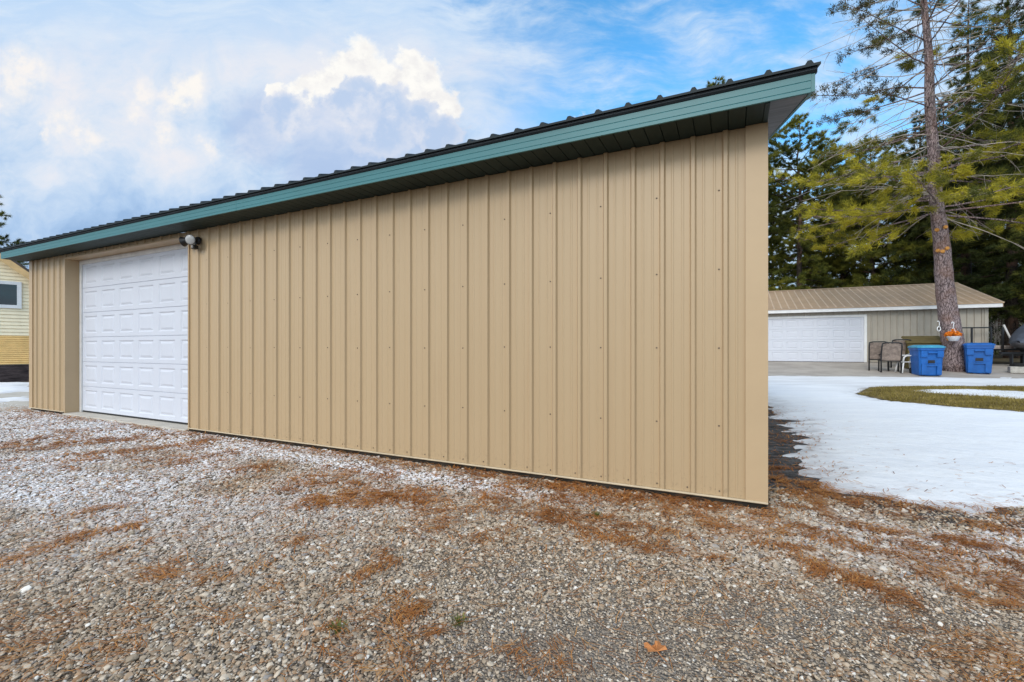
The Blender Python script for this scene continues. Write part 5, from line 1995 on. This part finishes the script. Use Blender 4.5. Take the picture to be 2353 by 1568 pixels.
def hero_pine():
    """tall pine beside the bins; the trunk leans a little to the left"""
    dep = 17.3
    x0 = (2195 - CX) / F * dep
    gz = float(ground_z(x0, dep))
    e = empty('pine_tree', (x0, dep, gz))
    tag(e, 'tall pine with a bare scaly trunk standing between the blue bins', 'tree')
    T = Tree('pine', 5)
    r = T.r
    zc = [0, 0.35, 0.9, 2.2, 3.9, 6.5, 8.4, 10.8, 12.8, 15.5, 19.0]
    ofs = [0, -0.02, -0.06, -0.22, -0.47, -0.72, -0.82, -0.98, -1.10, -1.25, -1.35]
    rad = [0.44, 0.37, 0.335, 0.30, 0.265, 0.205, 0.18, 0.15, 0.115, 0.07, 0.02]
    zz = np.linspace(0, 19, 46)
    tp = np.column_stack([np.interp(zz, zc, ofs) + 0.02 * np.sin(zz * 1.7), 0.03 * np.sin(zz * 0.9), zz - 0.05])
    rr = np.interp(zz, zc, rad) * (1 + 0.03 * np.sin(zz * 7.1))
    tb = MB().tube(tp, list(rr), 20).build('trunk', M['bark'], e, True)

    def at(z):
        return np.array([np.interp(z, zz, tp[:, 0]), np.interp(z, zz, tp[:, 1]), z])
    # sawn branch stubs
    for (z, az) in ((4.55, 255), (4.50, 200), (4.45, 228), (5.35, 262), (5.28, 205), (1.15, 208)):
        a = R(az)
        c = at(z)
        rd = np.interp(z, zc, rad)
        d = np.array([math.cos(a), math.sin(a), 0.15])
        s_ = MB().tube([c + d * rd * 0.8, c + d * (rd + 0.06)], [0.075, 0.062], 10).build('branch_stub', M['cutwood'], e)
    U = Tree('pine', 55)
    U.wood = T.wood
    # living branches: lower ones long and drooping with bright foliage
    Z_ = 6.0
    i = 0
    while Z_ < 18.5:
        nb = 5 if Z_ < 8 else 4
        for k in range(nb):
            az = i * 2.39996 + r.normal(0, 0.25)
            i += 1
            f = (Z_ - 6.0) / 12.5
            ln = (5.3 - 2.4 * f) * r.uniform(0.75, 1.08)
            el = -0.12 + 0.50 * f + r.normal(0, 0.08)
            path = branch_path(at(Z_ + r.uniform(-.15, .15)), az, el, ln, 0.045 if f < .4 else 0.02, r, 9, 0.055, 0.06)
            T.limb(path, 0.035 - 0.012 * f, 0.008, 6)
            if f < 0.30:
                T.twigs(path, 0.34, 6.5, 0.85, 0.66 + 0.16 * (0.3 - f) / 0.3, tuft_step=0.22, tj=0.24)
            else:
                left = math.cos(az) < -0.1
                if left:
                    U.twigs(path, 0.42, 5.0, 0.55, 0.40, tuft_step=0.13, tj=0.26)
                else:
                    T.twigs(path, 0.35, 6.0, 0.8, 0.50, tuft_step=0.18, tj=0.24)
        Z_ += 0.62 + 0.25 * r.uniform()
    # low boughs that carry the brightest needles, left and right of the trunk
    for (z, az, el, ln, tint) in ((6.3, 188, -0.10, 5.0, .95), (6.1, 205, -0.14, 4.9, .95), (6.5, 172, 0.0, 4.4, .9), (6.4, 222, -0.08, 4.4, .9), (6.9, 195, 0.02, 4.6, .8),
                                  (6.2, 330, 0.0, 3.8, .8), (6.6, 350, 0.08, 4.4, .8), (7.2, 15, 0.12, 4.2, .7), (7.8, 340, 0.18, 4.4, .75), (7.0, 240, -0.05, 3.4, .85), (7.6, 300, 0.02, 3.2, .75)):
        path = branch_path(at(z), R(az), el, ln, 0.05, r, 9, 0.05, 0.07)
        T.limb(path, 0.035, 0.008, 6)
        T.twigs(path, 0.24, 5.0, 0.75, tint - 0.08, tuft_step=0.19, tj=0.24)
    # bare dead branches, pale and curling
    for j in range(105):
        z = r.uniform(5.6, 14.5)
        az = r.uniform(2.0, 4.6) if r.uniform() < 0.62 else r.uniform(-1.2, 1.2)
        path = branch_path(at(z), az, r.normal(-0.05, 0.16), r.uniform(1.8, 4.6), 0.09, r, 10, 0.10, 0.0)
        T.limb(path, 0.019, 0.005, 4, dead=True)
        for q in range(5):
            b = path[r.integers(3, 9)]
            T.limb(branch_path(b, az + r.normal(0, 0.8), r.normal(-0.3, 0.4), r.uniform(0.3, 1.1), 0.5, r, 6, 0.16), 0.008, 0.003, 3, dead=True)
    T.wood.build('limbs', M['bark'], e)
    T.dead.build('dead_branches', M['deadtwig'], e)
    U.foliage(M['needles_brown'], 40, 0.115, 0.0125, 1.2, 9, e, jit=0.55)
    T.foliage(M['needles_hero'], 46, 0.21, 0.0105, 0.62, 6, e, jit=0.22)


hero_pine()

fa = forest_tree('pine_tree', 21, 17.5, 0.26, 3.4, 4.6, 84, M['needles_mid'], 0.50, k=34, ln=0.27, wd=0.015, top=0.42, dens=8)
fb = forest_tree('conifer', 22, 22.0, 0.30, 2.0, 4.8, 125, M['needles_dark'], 0.45, k=32, ln=0.30, wd=0.017, bare=0.2, top=0.8)
fc = forest_tree('conifer', 23, 24.0, 0.34, 2.6, 5.2, 125, M['needles_dark'], 0.60, k=32, ln=0.30, wd=0.017, bare=0.22, top=0.8)
fd = forest_tree('pine_tree', 24, 15.0, 0.22, 2.6, 4.4, 78, M['needles_mid'], 0.58, k=34, ln=0.27, wd=0.015, top=0.45, dens=8)
used = set()


def plant(src, px, dep, scale, rz, label, group, cat='tree'):
    o = src if src.name not in used else copy_tree(src)
    used.add(src.name)
    x_ = (px - CX) / F * dep
    o.location = (x_, dep, float(ground_z(x_, dep)) - 0.05)
    o.scale = (scale, scale, scale)
    o.rotation_euler = (0, 0, rz)
    tag(o, label, cat, group)
    return o


GRP = 'conifers behind the far garage'
plant(fa, 1838, 33, 1.0, 0.4, 'green pine with a dark straight trunk above the garage roof, next to the tan wall', GRP)
plant(fd, 1776, 37, 0.95, 1.9, 'small pine half hidden behind the tan building corner', GRP)
plant(fd, 1935, 36, 1.0, 3.1, 'bushy green pine behind the far garage roof, second from the tan wall', GRP)
plant(fd, 2005, 34, 1.08, 0.7, 'broad green pine filling the gap just left of the big trunk top', GRP)
plant(fa, 1893, 38, 1.02, 2.4, 'green pine behind the lowest yellow boughs, above the far garage', GRP)
plant(fa, 2060, 35, 0.95, 5.0, 'green pine seen behind the hanging dead branches left of the big trunk', GRP)
plant(fb, 2110, 33, 0.80, 0.9, 'dark conifer right behind the big bare pine trunk', GRP)
plant(fc, 2222, 29, 0.95, 2.2, 'tall dark conifer just right of the big pine trunk', GRP)
plant(fb, 2325, 25.5, 1.0, 3.7, 'tall dark conifer behind the leaning pole and trailer', GRP)
plant(fc, 2420, 24, 0.9, 5.2, 'dark conifer at the right edge behind the covered boat', GRP)
plant(fb, 2290, 36, 1.1, 0.2, 'very tall dark conifer far behind the trailer', GRP)
plant(fc, 2170, 43, 1.0, 4.4, 'tall dark conifer deep in the woods behind the garage ridge', GRP)
plant(fa, 1641, 33, 1.16, 2.6, 'lone tree top peeping over the dark roof edge', None)
plant(fd, -68, 25, 0.74, 2.0, 'pine behind the yellow house with twigs reaching in at the left edge', None)


# thicket of bare brush under the trees: nobody could count the stems
def thicket():
    r = np.random.default_rng(33)
    mb = MB()
    for i in range(420):
        y = r.uniform(30, 46)
        x = y * r.uniform(0.52, 1.25)
        z0 = float(ground_z(x, y))
        h = r.uniform(1.5, 5.0)
        a, l_ = r.uniform(0, 6.28), r.uniform(0.1, 0.5)
        p = branch_path((x, y, z0), a, 1.35, h, 0.0, r, 6, 0.09)
        mb.tube(p, [0.022, 0.018, 0.014, 0.011, 0.008, 0.004], 3, False)
        for k in range(5):
            b = p[r.integers(1, 5)]
            mb.tube(branch_path(b, r.uniform(0, 6.28), r.uniform(0.3, 1.1), h * 0.4, 0.0, r, 4, 0.1), [0.010, 0.008, 0.006, 0.003], 3, False)
    o = mb.build('thicket', M['deadtwig'])
    tag(o, 'tangle of bare grey brush under the trees behind the far garage', 'brush', kind='stuff')
    # low evergreen understory
    n = 2600
    y = r.uniform(29, 60, n)
    x = y * r.uniform(0.5, 1.3, n)
    clump = fbm(x * 0.25, y * 0.25, 13)
    ok = clump > np.where(x / y < 0.88, 0.66, 0.47)
    x, y = x[ok], y[ok]
    C_ = np.column_stack([x, y, ground_z(x, y) + r.uniform(0.1, 1.0, len(x)) ** 1.5 * 6.5])
    D_ = r.normal(0, 0.5, C_.shape)
    D_[:, 2] += 0.2
    C2 = np.concatenate([C_ + r.normal(0, 0.35, C_.shape) for _ in range(4)])
    V, t = tri_needles(C2, np.tile(D_, (4, 1)), 16, 0.42, 0.02, 0.5, 3, np.clip(r.normal(0.45, 0.2, len(C2)), 0, 1))
    o = np_mesh('undergrowth', V, np.arange(len(V)).reshape(-1, 3), M['needles_dark'], attrs={'tint': t})
    tag(o, 'dark evergreen undergrowth massed in the woods', 'undergrowth', kind='stuff')


thicket()


# far wood that closes the view behind the trees
def far_wood():
    r = np.random.default_rng(44)
    n = 5200
    y = r.uniform(62, 95, n)
    x = y * r.uniform(0.42, 1.5, n)
    hmax = 9 + 9 * fbm(x * 0.12, y * 0.02, 8) + np.clip((x / y - 0.9) * 22, -9.0, 9)
    z = 0.5 + r.uniform(0, 1, n) ** 0.8 * hmax
    C_ = np.column_stack([x, y, z])
    D_ = r.normal(0, 0.5, C_.shape)
    C2 = np.concatenate([C_ + r.normal(0, 0.5, C_.shape) for _ in range(3)])
    V, t = tri_needles(C2, np.tile(D_, (3, 1)), 14, 0.85, 0.035, 0.5, 5, np.clip(r.normal(0.4, 0.2, len(C2)), 0, 1))
    o = np_mesh('far_wood', V, np.arange(len(V)).reshape(-1, 3), M['needles_dark'], attrs={'tint': t})
    tag(o, 'far off dark wood filling the gaps behind the conifers', 'wood', kind='stuff')


far_wood()


# ------------------------------------------------------------------ hanging basket, rope on the trunk, overhead cable
def basket():
    p = pix(2191, 778, 16.78)
    e = empty('hanging_basket', p)
    tag(e, 'white hanging basket of orange flowers on the pine trunk', 'flower basket')
    s = 16.8 / F
    mb = MB()
    mb.lathe([(0.10, -0.10), (0.125, -0.09), (0.185, 0.05), (0.195, 0.06), (0.195, 0.075), (0.18, 0.075), (0.172, 0.05)], 24)
    mb.build('bowl', M['basket'], e, True)
    mb = MB()
    top = (0, 0.0, 0.42)
    for a in (20, 140, 260):
        mb.tube([(0.18 * math.cos(R(a)), 0.18 * math.sin(R(a)), 0.07), top], 0.010, 6)
    mb.tube([top, (0, 0, 0.50), (0.02, 0, 0.56), (0.0, 0, 0.60), (-0.045, 0, 0.605), (-0.07, 0.0, 0.57), (-0.065, 0, 0.545)], 0.014, 8)
    mb.build('hanger', M['basket'], e, True)
    r = np.random.default_rng(3)
    mb = MB()
    for i in range(220):
        a, q = r.uniform(0, 6.28), 0.22 * math.sqrt(r.uniform())
        c = Vector((q * math.cos(a), q * math.sin(a), 0.095 + r.uniform(0, 0.27) * (1.15 - q / 0.25)))
        n_ = Vector(r.normal(0, 1, 3)).normalized()
        u_ = n_.orthogonal().normalized()
        v_ = n_.cross(u_)
        rr = r.uniform(0.025, 0.05)
        pts = [c + (u_ * math.cos(k * 1.2566) + v_ * math.sin(k * 1.2566)) * rr * (1 if k % 1 == 0 else .6) + n_ * 0.012 for k in range(5)]
        mb.add([c] + pts, [(0, 1 + k, 1 + (k + 1) % 5) for k in range(5)])
    mb.build('flowers', M['flower'], e)


basket()


def trunk_ornament():
    p = pix(2158, 752, 16.95)
    e = empty('rope_hook', p)  # white hook with a rope loop
    tag(e, 'small white hook with a hanging rope loop on the left of the pine trunk', 'ornament')
    mb = MB()
    mb.tube([(0.10, 0.12, 0.22), (-0.02, 0.0, 0.22), (-0.08, -0.02, 0.215)], 0.018, 8)
    mb.build('bracket', M['white_plastic'], e, True)
    mb = MB()
    mb.tube([(0, 0, 0.21), (0.01, 0, 0.1), (0.0, 0, 0.02)], 0.012, 6)
    mb.tube([(0.06 * math.cos(a * R(20)), 0.01, -0.06 + 0.085 * math.sin(a * R(20))) for a in range(19)], 0.016, 6)
    mb.build('rope_loop', M['white_plastic'], e, True)


trunk_ornament()


def overhead():
    a = pix(1700, 503, 40)
    b = pix(2520, 132, 12.0)
    n_ = 24
    pts = []
    for i in range(n_ + 1):
        t = i / n_
        p = a.lerp(b, t)
        p.z -= 0.25 * 4 * t * (1 - t)
        pts.append(p)
    o = MB().tube(pts, 0.011, 6).build('overhead_cable', M['cable'])
    tag(o, 'thin pale cable running slantwise in front of the pines', 'cable')


overhead()


# ------------------------------------------------------------------ odds and ends on the gravel
def dead_leaf():
    g = gpix(1508, 1508)
    e = empty('dry_leaf', (g[0], g[1], float(ground_z(*g)) + 0.022), R(10))
    tag(e, 'dry orange two lobed leaf lying on the gravel in the foreground', 'leaf')
    mb = MB()
    for s in (-1, 1):
        vs_ = [(0, -0.006, 0)]
        ring_ = []
        for k in range(11):
            a = R(-40 + k * 20)
            rr = 0.026 * (1 + 0.18 * math.cos(k * 2.6))
            ring_.append((s * (0.020 + rr * math.cos(a) * 0.85), 0.010 + rr * math.sin(a) * 1.1, 0.007 * math.sin(k * 1.3) + 0.006))
        n0 = len(vs_)
        mb.add(vs_ + ring_, [(0, 1 + k, 2 + k) for k in range(10)])
    mb.build('blade', M['leaf'], e)
    MB().tube([(0, -0.004, 0.002), (0.004, -0.03, -0.002), (0.012, -0.06, -0.004)], 0.0014, 5).build('stalk', M['leaf'], e)


dead_leaf()


def weed(px, py, label, seed):
    g = gpix(px, py)
    e = empty('weed', (g[0], g[1], float(ground_z(*g)) + 0.006))
    tag(e, label, 'weed', 'green weeds in the gravel')
    r = np.random.default_rng(seed)
    k = 46
    a = r.uniform(0, 6.28, k)
    q = r.uniform(0, 0.035, k)
    B = np.column_stack([q * np.cos(a), q * np.sin(a), np.zeros(k)])
    h = r.uniform(0.010, 0.032, k)
    T_ = B + np.column_stack([np.cos(a) * h * .7, np.sin(a) * h * .7, h])
    s = np.column_stack([-np.sin(a), np.cos(a), np.zeros(k)]) * 0.003
    mid = (B + T_) / 2 + np.array([0, 0, 0.006])
    V = np.stack([B - s * .5, B + s * .5, mid + s, T_, mid - s], 1).reshape(-1, 3)
    i = np.arange(k)[:, None] * 5
    F3 = np.concatenate([i + np.array([[0, 1, 2]]), i + np.array([[0, 2, 4]]), i + np.array([[4, 2, 3]])])
    np_mesh('blades', V, F3, M['weed'], e, attrs={'tint': np.repeat(r.uniform(0.2, 0.9, k), 5)})


weed(778, 1452, 'small green weed left of the needle drift in the foreground', 1)
weed(1056, 1436, 'small green weed beside the diagonal needle drift', 2)
weed(1372, 1188, 'small mossy weed at the foot of the tan wall', 3)
